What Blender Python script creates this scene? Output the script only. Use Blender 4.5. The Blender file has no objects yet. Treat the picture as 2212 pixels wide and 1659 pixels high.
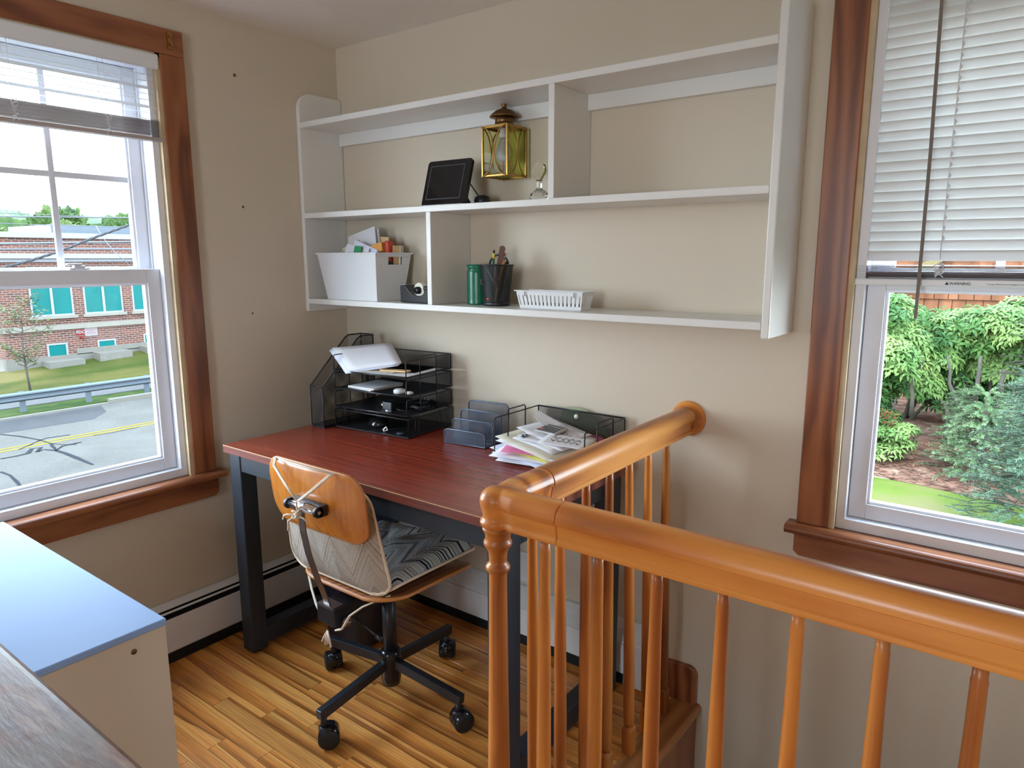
import bpy, bmesh, math, random
from mathutils import Vector, Matrix, noise
random.seed(7)
SC = bpy.context.scene
COL = SC.collection

# ------------------------------------------------------------------ camera
F = 1512.86 / 2212 * 36.0
YAW, PITCH = 0.6434, 0.1785
CAM = Vector((2.2976, -1.9202, 1.3652))
cd = bpy.data.cameras.new('camera'); co = bpy.data.objects.new('camera', cd); COL.objects.link(co)
cd.sensor_fit = 'HORIZONTAL'; cd.sensor_width = 36.0; cd.lens = F; cd.clip_start = 0.02; cd.clip_end = 400
co.location = CAM; co.rotation_euler = (math.pi / 2 - PITCH, 0.0015, YAW)
SC.camera = co

# ------------------------------------------------------------------ world and light
world = bpy.data.worlds.new('sky'); SC.world = world; world.use_nodes = True
nt = world.node_tree; nt.nodes.clear()
wo = nt.nodes.new('ShaderNodeOutputWorld'); bg = nt.nodes.new('ShaderNodeBackground')
tc = nt.nodes.new('ShaderNodeTexCoord'); sep = nt.nodes.new('ShaderNodeSeparateXYZ')
rmp = nt.nodes.new('ShaderNodeValToRGB'); nz = nt.nodes.new('ShaderNodeTexNoise')
nt.links.new(tc.outputs['Generated'], sep.inputs[0]); nt.links.new(sep.outputs['Z'], rmp.inputs[0])
rmp.color_ramp.elements[0].position = 0.0; rmp.color_ramp.elements[0].color = (0.80, 0.91, 1, 1)
rmp.color_ramp.elements[1].position = 0.85; rmp.color_ramp.elements[1].color = (0.46, 0.70, 1.0, 1)
e_ = rmp.color_ramp.elements.new(.30); e_.color = (.66, .83, 1, 1)
nz.inputs['Scale'].default_value = 2.2; nz.inputs['Detail'].default_value = 6
nt.links.new(tc.outputs['Generated'], nz.inputs['Vector'])
mx = nt.nodes.new('ShaderNodeMix'); mx.data_type = 'RGBA'
cr2 = nt.nodes.new('ShaderNodeValToRGB'); cr2.color_ramp.elements[0].position = .42; cr2.color_ramp.elements[1].position = .6
nt.links.new(nz.outputs['Fac'], cr2.inputs[0]); nt.links.new(cr2.outputs['Color'], mx.inputs[0])
hz = nt.nodes.new('ShaderNodeMix'); hz.data_type = 'RGBA'; hz.inputs[0].default_value = .35
nt.links.new(rmp.outputs['Color'], mx.inputs[6]); nt.links.new(rmp.outputs['Color'], hz.inputs[6]); hz.inputs[7].default_value = (.80, .88, .95, 1); nt.links.new(hz.outputs[2], mx.inputs[7])
nt.links.new(mx.outputs[2], bg.inputs['Color']); bg.inputs['Strength'].default_value = 14.0
nt.links.new(bg.outputs[0], wo.inputs['Surface'])
SC.view_settings.view_transform = 'Standard'; SC.view_settings.look = 'None'
SC.view_settings.gamma = 1.0; SC.view_settings.use_curve_mapping = False
SC.view_settings.exposure = 0.52
SC.cycles.max_bounces = 10; SC.cycles.diffuse_bounces = 6; SC.cycles.transparent_max_bounces = 24
SC.cycles.use_denoising = True
sund = bpy.data.lights.new('sun', 'SUN'); sund.energy = 5.0; sund.angle = math.radians(6); sund.color = (1, .95, .86)
suno = bpy.data.objects.new('sun', sund); COL.objects.link(suno)
suno.rotation_euler = Vector((0.35, -0.55, 0.95)).to_track_quat('Z', 'Y').to_euler()

def portal(name, loc, rot, sx, sy):
    l = bpy.data.lights.new(name, 'AREA'); l.shape = 'RECTANGLE'; l.size = sx; l.size_y = sy
    l.cycles.is_portal = True
    o = bpy.data.objects.new(name, l); COL.objects.link(o); o.location = loc; o.rotation_euler = rot
PI = math.pi
portal('daylight_portal', (-.13, -1.14, 1.33), (0, -PI / 2, 0), 1.4, .85)
portal('daylight_portal', (2.32, .13, 1.33), (-PI / 2, 0, 0), .85, 1.4)
portal('daylight_portal', (1.75, -4.44, 1.4), (PI / 2, 0, 0), .9, 1.1)

# ------------------------------------------------------------------ materials
def newmat(name):
    m = bpy.data.materials.new(name); m.use_nodes = True
    return m, m.node_tree, m.node_tree.nodes['Principled BSDF']
def N(t, typ, **kw):
    n = t.nodes.new(typ)
    for k, v in kw.items(): setattr(n, k, v)
    return n
def ramp(t, fac, stops):
    r = N(t, 'ShaderNodeValToRGB'); e = r.color_ramp.elements
    while len(e) < len(stops): e.new(.5)
    for i, (p, c) in enumerate(stops): e[i].position = p; e[i].color = (*c, 1)
    t.links.new(fac, r.inputs[0]); return r.outputs[0]
def math_(t, op, a, b=None):
    n = N(t, 'ShaderNodeMath', operation=op)
    for i, v in enumerate((a, b)):
        if v is None: continue
        if isinstance(v, (int, float)): n.inputs[i].default_value = v
        else: t.links.new(v, n.inputs[i])
    return n.outputs[0]
def coords(t, scale=(1, 1, 1), rnd=False, kind='Object'):
    c = N(t, 'ShaderNodeTexCoord'); mp = N(t, 'ShaderNodeMapping'); mp.inputs['Scale'].default_value = scale
    src = c.outputs[kind]
    if rnd:
        oi = N(t, 'ShaderNodeObjectInfo'); va = N(t, 'ShaderNodeVectorMath', operation='ADD')
        ml = N(t, 'ShaderNodeVectorMath', operation='SCALE'); cb = N(t, 'ShaderNodeCombineXYZ')
        for i in range(3): t.links.new(oi.outputs['Random'], cb.inputs[i])
        t.links.new(cb.outputs[0], ml.inputs[0]); ml.inputs['Scale'].default_value = 37.3
        t.links.new(src, va.inputs[0]); t.links.new(ml.outputs[0], va.inputs[1]); src = va.outputs[0]
    t.links.new(src, mp.inputs[0]); return mp.outputs[0]
def nzt(t, vec, scale=5, detail=4, dist=0, rough=.5):
    n = N(t, 'ShaderNodeTexNoise'); n.inputs['Scale'].default_value = scale; n.inputs['Detail'].default_value = detail
    n.inputs['Distortion'].default_value = dist; n.inputs['Roughness'].default_value = rough
    t.links.new(vec, n.inputs['Vector']); return n.outputs['Fac']
def bump(t, b, h, strength, dist=.001):
    n = N(t, 'ShaderNodeBump'); n.inputs['Strength'].default_value = strength; n.inputs['Distance'].default_value = dist
    t.links.new(h, n.inputs['Height']); t.links.new(n.outputs[0], b.inputs['Normal'])
def mul(t, col, fac, lo, hi):
    m = N(t, 'ShaderNodeMapRange'); m.inputs['To Min'].default_value = lo; m.inputs['To Max'].default_value = hi
    t.links.new(fac, m.inputs[0])
    x = N(t, 'ShaderNodeVectorMath', operation='SCALE')
    if isinstance(col, tuple): x.inputs[0].default_value = col
    else: t.links.new(col, x.inputs[0])
    t.links.new(m.outputs[0], x.inputs['Scale']); return x.outputs[0]
def plain(name, col, rough=.5, metal=0, var=.06, scale=12, bmp=0, bs=200, coat=0, spec=.5, transl=0):
    m, t, b = newmat(name)
    v = coords(t); n = nzt(t, v, scale, 5)
    t.links.new(mul(t, col, n, 1 - var, 1 + var), b.inputs['Base Color'])
    b.inputs['Roughness'].default_value = rough; b.inputs['Metallic'].default_value = metal
    b.inputs['Coat Weight'].default_value = coat; b.inputs['Specular IOR Level'].default_value = spec
    if bmp: bump(t, b, nzt(t, v, bs, 3), bmp)
    if transl:
        ts = N(t, 'ShaderNodeBsdfTranslucent'); ts.inputs[0].default_value = (*col, 1)
        mxs = N(t, 'ShaderNodeMixShader'); mxs.inputs[0].default_value = transl
        o = t.nodes['Material Output']
        t.links.new(b.outputs[0], mxs.inputs[1]); t.links.new(ts.outputs[0], mxs.inputs[2]); t.links.new(mxs.outputs[0], o.inputs[0])
    return m
def wood(name, dark, mid, light, axis=0, stretch=14, rings=9, rough=.35, coat=.3, rnd=False, pore=.25, rvar=0.0, bmp=.15, dist=3.0, prof_='SIN', wv=.55, wst=.16):
    m, t, b = newmat(name)
    s = [stretch] * 3; s[axis] = 1.0
    v = coords(t, tuple(s), rnd)
    s2 = [1.0] * 3; s2[axis] = wst
    v2 = coords(t, tuple(s2), rnd)
    w = N(t, 'ShaderNodeTexWave', wave_type='BANDS', bands_direction=['Y', 'X', 'X'][axis], wave_profile=prof_)
    w.inputs['Scale'].default_value = rings; w.inputs['Distortion'].default_value = dist * 4; w.inputs['Detail'].default_value = 3
    w.inputs['Detail Scale'].default_value = 1.4
    t.links.new(v2, w.inputs['Vector'])
    n1 = nzt(t, v, 1.6, 6, .6)
    mixf = math_(t, 'ADD', math_(t, 'MULTIPLY', w.outputs['Fac'], wv), math_(t, 'MULTIPLY', n1, 1.1 - wv))
    col = ramp(t, mixf, [(.22, dark), (.5, mid), (.85, light)])
    s3 = [260] * 3; s3[axis] = 7
    p = nzt(t, coords(t, tuple(s3), rnd), 1, 3)
    col = mul(t, col, p, 1 + pore * .6, 1 - pore * 1.4) if pore else col
    if rvar:
        oi = N(t, 'ShaderNodeObjectInfo'); col = mul(t, col, oi.outputs['Random'], 1 - rvar, 1 + rvar)
    t.links.new(col, b.inputs['Base Color'])
    b.inputs['Roughness'].default_value = rough; b.inputs['Coat Weight'].default_value = coat; b.inputs['Coat Roughness'].default_value = .2
    if bmp: bump(t, b, p, bmp, .0004)
    return m
def srgb(r, g, b):
    f = lambda c: (c / 255 / 12.92) if c / 255 <= .04045 else ((c / 255 + .055) / 1.055) ** 2.4
    return (f(r), f(g), f(b))

MAT = {}
OUT = .17   # outdoor colours darkened below real reflectance so the view does not blow out
LEAFK = .36
def O_(c): return tuple(v * OUT for v in c)
MAT['wall'] = plain('painted plaster', (.65, .567, .448), .55, var=.03, scale=1.5, bmp=.25, bs=90)
MAT['ceiling'] = plain('ceiling paint', (.82, .76, .68), .8, var=.02, scale=2, bmp=.2, bs=120)
MAT['white'] = plain('white gloss paint', (.76, .76, .75), .32, var=.03, scale=6, bmp=.15, bs=60)
MAT['shelf'] = plain('white brushed paint', (.77, .76, .73), .35, var=.03, scale=8, bmp=.25, bs=70)
MAT['vinyl'] = plain('white vinyl', (.74, .74, .78), .38, var=.02)
MAT['vinyl_glaze'] = plain('white glazing bead', (.80, .84, .92), .3, var=.02)
MAT['jamb'] = plain('unpainted primed jamb wood', (.55, .42, .26), .6, var=.3, scale=18, bmp=.3, bs=60)
MAT['trim'] = wood('stained pine trim', (.15, .040, .013), (.25, .075, .025), (.34, .118, .042), 2, 10, 6, .36, .25, pore=.1)
MAT['trim_h'] = wood('stained pine trim lengthwise', (.15, .040, .013), (.25, .075, .025), (.34, .118, .042), 1, 10, 6, .36, .25, pore=.1)
MAT['trim_x'] = wood('stained pine trim along wall', (.15, .040, .013), (.25, .075, .025), (.34, .118, .042), 0, 10, 6, .36, .25, pore=.1)
RA, RB, RC_ = (.35, .100, .016), (.66, .208, .036), (.82, .325, .066)
MAT['rail_x'] = wood('varnished rail wood along x', RA, RB, RC_, 0, 9, 5, .38, .22, pore=.08, dist=2)
MAT['rail_y'] = wood('varnished rail wood along y', (.32, .10, .018), (.61, .215, .040), (.78, .34, .075), 1, 9, 5, .38, .22, pore=.08, dist=2)
MAT['rail_z'] = wood('varnished baluster wood', (.28, .075, .013), (.48, .145, .026), (.66, .24, .045), 2, 9, 5, .40, .2, rnd=True, pore=.1, rvar=.22, dist=2)
MAT['floor'] = wood('oak strip floor', (.26, .070, .012), (.84, .295, .055), (1.0, .47, .12), 0, 18, 6, .28, .30, rnd=True, pore=.5, rvar=.16, dist=1.9, prof_='SAW', wv=.50, wst=.075)
MAT['nosing'] = wood('oak nosing', (.22, .075, .02), (.36, .14, .04), (.50, .22, .07), 1, 16, 7, .32, .3, pore=.3, wv=.35, wst=.07, dist=1.6)
MAT['riser'] = wood('stained riser panel', (.22, .06, .018), (.36, .11, .032), (.42, .15, .045), 2, 6, 4, .4, .2, pore=.08)
MAT['desk'] = wood('mahogany laminate', (.13, .016, .008), (.27, .038, .018), (.37, .062, .030), 0, 45, 3, .26, .25, pore=.16, bmp=0, dist=.15, wv=.04)
MAT['desk_edge'] = wood('mahogany edge band', (.13, .028, .018), (.24, .06, .038), (.36, .12, .075), 0, 90, 4, .4, .1, pore=.3, bmp=.03, dist=.6)
MAT['tan_line'] = plain('tan edge line', (.62, .42, .24), .4)
MAT['ply'] = wood('teak plywood', (.44, .125, .018), (.62, .205, .030), (.72, .27, .045), 2, 40, 3, .25, .3, pore=.2, bmp=.02, dist=.3, wv=.06)
MAT['ply_edge'] = plain('plywood edge', (.52, .20, .055), .4, var=.12, scale=60)
MAT['ply_dark'] = wood('plywood seat', (.20, .05, .012), (.34, .10, .024), (.44, .15, .038), 1, 20, 10, .28, .35, pore=.15, bmp=.03, dist=.7)
MAT['black'] = plain('black powder coat', (.012, .013, .017), .38, var=.1, bmp=.2, bs=400)
MAT['black_gloss'] = plain('black gloss plastic', (.010, .010, .012), .12, var=.05)
MAT['leg'] = plain('charcoal blue powder coat', (.022, .028, .038), .5, var=.1, bmp=.15, bs=300)
MAT['rubber'] = plain('black rubber', (.012, .012, .012), .6)
MAT['screen'] = plain('dark glass screen', (.012, .013, .015), .08, var=.02)
MAT['steel'] = plain('brushed steel', (.52, .50, .50), .32, metal=1, var=.08, scale=40)
MAT['steel_dark'] = plain('worn steel strut', (.22, .19, .17), .38, metal=.9, var=.15, scale=40)
MAT['chrome'] = plain('chrome', (.8, .78, .84), .12, metal=1, var=.02)
MAT['brass'] = plain('aged brass', (.42, .24, .075), .3, metal=1, var=.3, scale=25)
MAT['brass_pale'] = plain('pale hazed brass', (.45, .42, .20), .5, metal=.6, var=.15, scale=25)
MAT['brass_dark'] = plain('dark brass', (.20, .11, .045), .36, metal=1, var=.3, scale=25)
MAT['paper'] = plain('white paper', (.80, .80, .84), .7, var=.02)
MAT['paper_blue'] = plain('bluish white paper', (.70, .74, .90), .7, var=.02)
MAT['paper_warm'] = plain('cream paper', (.74, .68, .55), .7, var=.05)
MAT['yellow_paper'] = plain('yellow paper', (.72, .66, .12), .7)
MAT['pink_paper'] = plain('pink paper', (.75, .20, .36), .7)
MAT['green_film'] = plain('pale green plastic folder', (.50, .56, .36), .4, transl=.3)
MAT['manila'] = plain('manila', (.72, .50, .26), .6)
MAT['orange'] = plain('orange card', (.75, .34, .06), .55, var=.1)
MAT['red'] = plain('red plastic', (.55, .06, .03), .4)
MAT['pinkred'] = plain('coral red', (.75, .10, .10), .4)
MAT['purple'] = plain('dark purple film', (.18, .05, .08), .3)
MAT['green_dark'] = plain('green enamel', (.005, .13, .07), .28, var=.04)
MAT['green'] = plain('green print', (.03, .30, .12), .5)
MAT['white_plastic'] = plain('white plastic', (.78, .79, .80), .35, var=.01)
MAT['bin'] = plain('translucent white plastic', (.80, .81, .82), .34, var=.01, transl=.12)
MAT['tape'] = plain('cream tape', (.76, .74, .60), .45)
MAT['yellow'] = plain('yellow', (.75, .62, .05), .5)
MAT['pencil'] = plain('pencil yellow', (.80, .38, .03), .4)
MAT['brown_file'] = plain('brown emery board', (.11, .035, .022), .7)
MAT['navy'] = plain('navy plastic', (.020, .026, .055), .38, var=.05)
MAT['navy_rim'] = plain('navy rim', (.05, .075, .16), .3, var=.05)
MAT['cord'] = plain('cream cotton cord', (.78, .66, .52), .8, var=.1, scale=200, bmp=.5, bs=500)
MAT['piping'] = plain('cream piping', (.72, .58, .42), .75, var=.08, scale=150)
MAT['cab_top'] = plain('sky tinted melamine top', (.23, .34, .56), .6, var=.015, spec=.12)  # white top; blue sky light is put into its base colour
MAT['cab_side'] = plain('cream melamine side', (.50, .42, .32), .5, var=.03)
MAT['grey_metal'] = plain('grey blue wire', (.10, .125, .175), .35, metal=.4)
MAT['calc'] = plain('grey calculator shell', (.42, .42, .40), .4)
MAT['dark_grey'] = plain('dark grey', (.06, .065, .075), .4)
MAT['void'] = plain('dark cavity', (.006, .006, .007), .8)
MAT['blind'] = plain('white blind slat', (.60, .59, .56), .45, var=.02, transl=.045)
MAT['blind_l'] = plain('white blind slat open', (.80, .80, .82), .45, var=.02, transl=.12)
MAT['blind_stack'] = plain('taupe edge blind slat', (.50, .42, .40), .5, var=.05, transl=.1)
MAT['wand'] = plain('grey wand', (.22, .19, .17), .35)
MAT['concrete'] = plain('concrete', O_((.40, .37, .31)), .85, var=.12, scale=3, bmp=.3, bs=30, spec=.08)
MAT['stone'] = plain('limestone band', O_((.55, .50, .41)), .8, var=.05, scale=3, spec=.08)
MAT['white_out'] = plain('white painted wood outside', O_((.62, .64, .68)), .5, var=.03, spec=.08)
MAT['bark'] = plain('grey bark', O_((.24, .21, .16)), .9, var=.3, scale=30, bmp=.6, bs=60, spec=.08)
MAT['galv'] = plain('galvanised steel', O_((.30, .35, .40)), .45, metal=.35, var=.1, scale=6, spec=.08)
MAT['cable'] = plain('black cable', (.03, .03, .035), .6)
MAT['cable_grey'] = plain('grey twisted cable', O_((.13, .13, .14)), .6, spec=.08)
MAT['sign_red'] = plain('red sign', O_((.50, .03, .03)), .5, spec=.08)
MAT['sign_white'] = plain('white sign', O_((.62, .60, .60)), .5, spec=.08)
MAT['sign_pink'] = plain('faded red print', O_((.62, .30, .30)), .5, spec=.08)
MAT['ink'] = plain('black ink', (.03, .03, .03), .6)

def teal():
    m, t, b = newmat('teal tinted window film')
    t.links.new(mul(t, O_((.012, .30, .28)), nzt(t, coords(t), .8, 3), .75, 1.25), b.inputs['Base Color'])
    b.inputs['Roughness'].default_value = .25; b.inputs['Specular IOR Level'].default_value = .06; return m
MAT['teal'] = teal()
def glass(name, tint=(1, 1, 1), refl=.06):
    m, t, b = newmat(name); t.nodes.remove(b)
    tr = N(t, 'ShaderNodeBsdfTransparent'); tr.inputs[0].default_value = (*tint, 1)
    gl = N(t, 'ShaderNodeBsdfGlossy'); gl.inputs['Roughness'].default_value = .02
    fr = N(t, 'ShaderNodeFresnel'); fr.inputs[0].default_value = 1.45
    mxs = N(t, 'ShaderNodeMixShader')
    t.links.new(math_(t, 'MULTIPLY', fr.outputs[0], refl), mxs.inputs[0])
    t.links.new(tr.outputs[0], mxs.inputs[1]); t.links.new(gl.outputs[0], mxs.inputs[2])
    t.links.new(mxs.outputs[0], t.nodes['Material Output'].inputs[0]); return m
MAT['glass'] = glass('window glass', (.97, .985, .98), .05)
MAT['lantern_glass'] = glass('lantern glass', (.92, .92, .90), .07)
MAT['amber_glass'] = glass('lantern amber glass', (.90, .90, .66), .07)
def crystal():
    m, t, b = newmat('cut crystal')
    b.inputs['Transmission Weight'].default_value = 1; b.inputs['Roughness'].default_value = .03; b.inputs['IOR'].default_value = 1.25
    t.links.new(mul(t, (.98, .98, .98), nzt(t, coords(t), 3), .97, 1.02), b.inputs['Base Color']); return m
MAT['crystal'] = crystal()
MAT['bulb'] = plain('frosted bulb glass', (.72, .72, .70), .2, transl=.4)
def meshmat(name, col, vert=True, pitch=.0032, op=.62, metal=.3):
    """expanded steel mesh: a lattice of strands with see-through holes"""
    m, t, b = newmat(name)
    c = N(t, 'ShaderNodeTexCoord'); s = N(t, 'ShaderNodeSeparateXYZ'); t.links.new(c.outputs['Object'], s.inputs[0])
    if vert: u = math_(t, 'ADD', s.outputs[0], s.outputs[1]); v = s.outputs[2]
    else: u = s.outputs[0]; v = s.outputs[1]
    k = PI / pitch
    a = math_(t, 'SINE', math_(t, 'MULTIPLY', math_(t, 'ADD', u, v), k))
    d = math_(t, 'SINE', math_(t, 'MULTIPLY', math_(t, 'SUBTRACT', u, v), k))
    p = math_(t, 'ABSOLUTE', math_(t, 'MULTIPLY', a, d))
    hole = math_(t, 'GREATER_THAN', p, op)
    t.links.new(mul(t, col, nzt(t, c.outputs['Object'], 20), .9, 1.1), b.inputs['Base Color'])
    b.inputs['Metallic'].default_value = metal; b.inputs['Roughness'].default_value = .4
    tr = N(t, 'ShaderNodeBsdfTransparent'); mxs = N(t, 'ShaderNodeMixShader')
    t.links.new(hole, mxs.inputs[0]); t.links.new(b.outputs[0], mxs.inputs[1]); t.links.new(tr.outputs[0], mxs.inputs[2])
    t.links.new(mxs.outputs[0], t.nodes['Material Output'].inputs[0]); return m
MAT['mesh_v'] = meshmat('black steel mesh upright', (.020, .021, .025), True, op=.30)
MAT['mesh_h'] = meshmat('black steel mesh flat', (.020, .021, .025), False, op=.80)
MAT['mesh_blue'] = meshmat('blue grey steel mesh', (.055, .065, .095), True, .0042, .45, .4)
MAT['mesh_cup'] = meshmat('black mesh cup', (.016, .016, .018), True, .0028, .62)

def fabric(name, stops, amp=.55, per=.105, freq=26):
    m, t, b = newmat(name)
    c = N(t, 'ShaderNodeTexCoord'); s = N(t, 'ShaderNodeSeparateXYZ'); t.links.new(c.outputs['Object'], s.inputs[0])
    yz = math_(t, 'SUBTRACT', s.outputs[1], s.outputs[2])
    tri = math_(t, 'ABSOLUTE', math_(t, 'SUBTRACT', math_(t, 'FRACT', math_(t, 'DIVIDE', s.outputs[0], per)), .5))
    k = math_(t, 'ADD', math_(t, 'MULTIPLY', tri, per * amp * 2), yz)
    n = N(t, 'ShaderNodeTexNoise', noise_dimensions='1D'); n.inputs['Detail'].default_value = 2; n.inputs['Scale'].default_value = 1
    t.links.new(math_(t, 'MULTIPLY', k, freq * 4.2), n.inputs['W'])
    col = ramp(t, n.outputs['Fac'], stops)
    fz = nzt(t, coords(t, (1, 1, 1)), 420, 3)
    t.links.new(mul(t, col, fz, .45, 1.5), b.inputs['Base Color'])
    b.inputs['Roughness'].default_value = .95; b.inputs['Specular IOR Level'].default_value = .1
    rib = math_(t, 'SINE', math_(t, 'MULTIPLY', k, 1400))
    bump(t, b, math_(t, 'ADD', fz, math_(t, 'MULTIPLY', rib, .5)), .9, .0015); return m
nv, gr_, cr_, tn = (.010, .014, .030), (.26, .29, .33), (.86, .82, .72), (.50, .42, .33)
MAT['fabric'] = fabric('striped zigzag weave', [(.34, nv), (.36, cr_), (.385, gr_), (.41, cr_), (.43, nv), (.44, nv), (.455, cr_), (.485, gr_), (.505, cr_), (.525, nv), (.535, nv), (.55, cr_), (.58, gr_), (.60, cr_), (.64, nv)], 1.0, .13, 15)
MAT['fabric_back'] = fabric('beige zigzag weave underside', [(.34, tn), (.44, (.70, .62, .52)), (.50, (.50, .40, .31)), (.56, (.72, .66, .58)), (.66, (.44, .33, .25))], 1.0, .13, 13)

def brick():
    m, t, b = newmat('red brick facade')
    c = N(t, 'ShaderNodeTexCoord'); s = N(t, 'ShaderNodeSeparateXYZ'); t.links.new(c.outputs['Object'], s.inputs[0])
    cb = N(t, 'ShaderNodeCombineXYZ'); t.links.new(math_(t, 'ADD', s.outputs[1], s.outputs[0]), cb.inputs[0]); t.links.new(s.outputs[2], cb.inputs[1])
    br = N(t, 'ShaderNodeTexBrick'); br.inputs['Scale'].default_value = 1.0
    br.inputs['Brick Width'].default_value = .27; br.inputs['Row Height'].default_value = .092; br.inputs['Mortar Size'].default_value = .013
    br.inputs['Color1'].default_value = (*O_((.40, .145, .095)), 1); br.inputs['Color2'].default_value = (*O_((.19, .095, .080)), 1); br.inputs['Mortar'].default_value = (*O_((.56, .46, .40)), 1)
    br.inputs['Bias'].default_value = -.1
    t.links.new(cb.outputs[0], br.inputs['Vector']); t.links.new(br.outputs['Color'], b.inputs['Base Color']); b.inputs['Roughness'].default_value = .9; b.inputs['Specular IOR Level'].default_value = .05
    return m
MAT['brick'] = brick()
def ground(name, stops, scale, sc=(1, 1, 1), rough=.9, scale2=60, lo=.8, hi=1.2, out=OUT):
    stops = [(p, tuple(v * out for v in c)) for p, c in stops]
    m, t, b = newmat(name); v = coords(t, sc)
    col = ramp(t, nzt(t, v, scale, 6, .4), stops)
    t.links.new(mul(t, col, nzt(t, coords(t), scale2, 3), lo, hi), b.inputs['Base Color']); b.inputs['Roughness'].default_value = rough; b.inputs['Specular IOR Level'].default_value = .05
    return m
MAT['asphalt'] = ground('weathered asphalt', [(.3, (.21, .19, .165)), (.7, (.27, .25, .215))], .6, scale2=14, lo=.72, hi=1.28, out=.17)
MAT['asphalt_dark'] = ground('dark asphalt patch', [(.3, (.105, .10, .10)), (.7, (.135, .13, .13))], .8, scale2=14, out=.19)
MAT['crack'] = ground('tar crack seal', [(.3, (.03, .035, .045)), (.7, (.05, .055, .06))], 2)
MAT['yellow_line'] = ground('yellow road paint', [(.3, (.55, .38, .02)), (.7, (.60, .45, .06))], 2, out=.14)
MAT['lawn'] = ground('dry lawn', [(.35, (.10, .14, .025)), (.5, (.21, .20, .05)), (.62, (.32, .26, .09))], .5, (1, .35, 1), scale2=18, lo=.6, hi=1.4, out=.16)
MAT['verge'] = ground('green verge', [(.35, (.07, .15, .02)), (.65, (.17, .24, .05))], 1.5, scale2=25, out=.12)
MAT['garden_lawn'] = ground('garden lawn', [(.35, (.15, .25, .03)), (.55, (.26, .33, .06)), (.68, (.34, .31, .12))], 1.1, scale2=60, out=.20)
MAT['mulch'] = ground('bark mulch', [(.35, (.12, .055, .035)), (.6, (.28, .15, .10)), (.7, (.40, .25, .17))], 6, (1, 1, 1), scale2=90, lo=.6, hi=1.4, out=.34)
MAT['sidewalk'] = ground('sidewalk concrete', [(.3, (.30, .29, .28)), (.7, (.36, .35, .34))], 1.2, out=.13)
MAT['shingle'] = ground('cedar shingle', [(.3, (.11, .045, .022)), (.7, (.24, .10, .05))], 2, (3, 1, .5), out=.5)
MAT['house_trim'] = plain('pale yellow trim', O_((.50, .38, .16)), .7, spec=.08)
def leafmat(name, a, b2, scale=3, tr=.35):
    a, b2 = tuple(v * LEAFK for v in a), tuple(v * LEAFK for v in b2)
    m, t, b = newmat(name); v = coords(t)
    col = ramp(t, nzt(t, v, scale, 4), [(.35, a), (.65, b2)])
    t.links.new(col, b.inputs['Base Color']); b.inputs['Roughness'].default_value = .5; b.inputs['Specular IOR Level'].default_value = .12
    ts = N(t, 'ShaderNodeBsdfTranslucent'); t.links.new(col, ts.inputs[0])
    mxs = N(t, 'ShaderNodeMixShader'); mxs.inputs[0].default_value = tr
    t.links.new(b.outputs[0], mxs.inputs[1]); t.links.new(ts.outputs[0], mxs.inputs[2]); t.links.new(mxs.outputs[0], t.nodes['Material Output'].inputs[0])
    return m
MAT['leaf'] = leafmat('rhododendron leaf', (.14, .30, .07), (.42, .60, .18), 2.2)
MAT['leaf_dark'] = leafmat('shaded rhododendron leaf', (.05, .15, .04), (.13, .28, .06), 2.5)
MAT['leaf_tan'] = leafmat('withered leaf', (.45, .16, .08), (.55, .30, .12), 4)
MAT['spruce'] = leafmat('blue green needles', (.08, .18, .115), (.22, .37, .22), 3, .15)
MAT['juniper'] = leafmat('grey green juniper', (.20, .36, .15), (.40, .58, .28), 3, .2)
MAT['spruce_dark'] = leafmat('dull spruce', (.04, .055, .04), (.11, .13, .09), 3, .1)
MAT['tree_far'] = leafmat('distant woodland', (.030, .075, .015), (.10, .17, .03), .5, .1)
MAT['tree_far_light'] = leafmat('distant light woodland', (.06, .11, .02), (.14, .19, .045), .5, .1)
MAT['sapling'] = leafmat('sapling leaf', (.11, .13, .04), (.20, .22, .08), 3)
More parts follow.
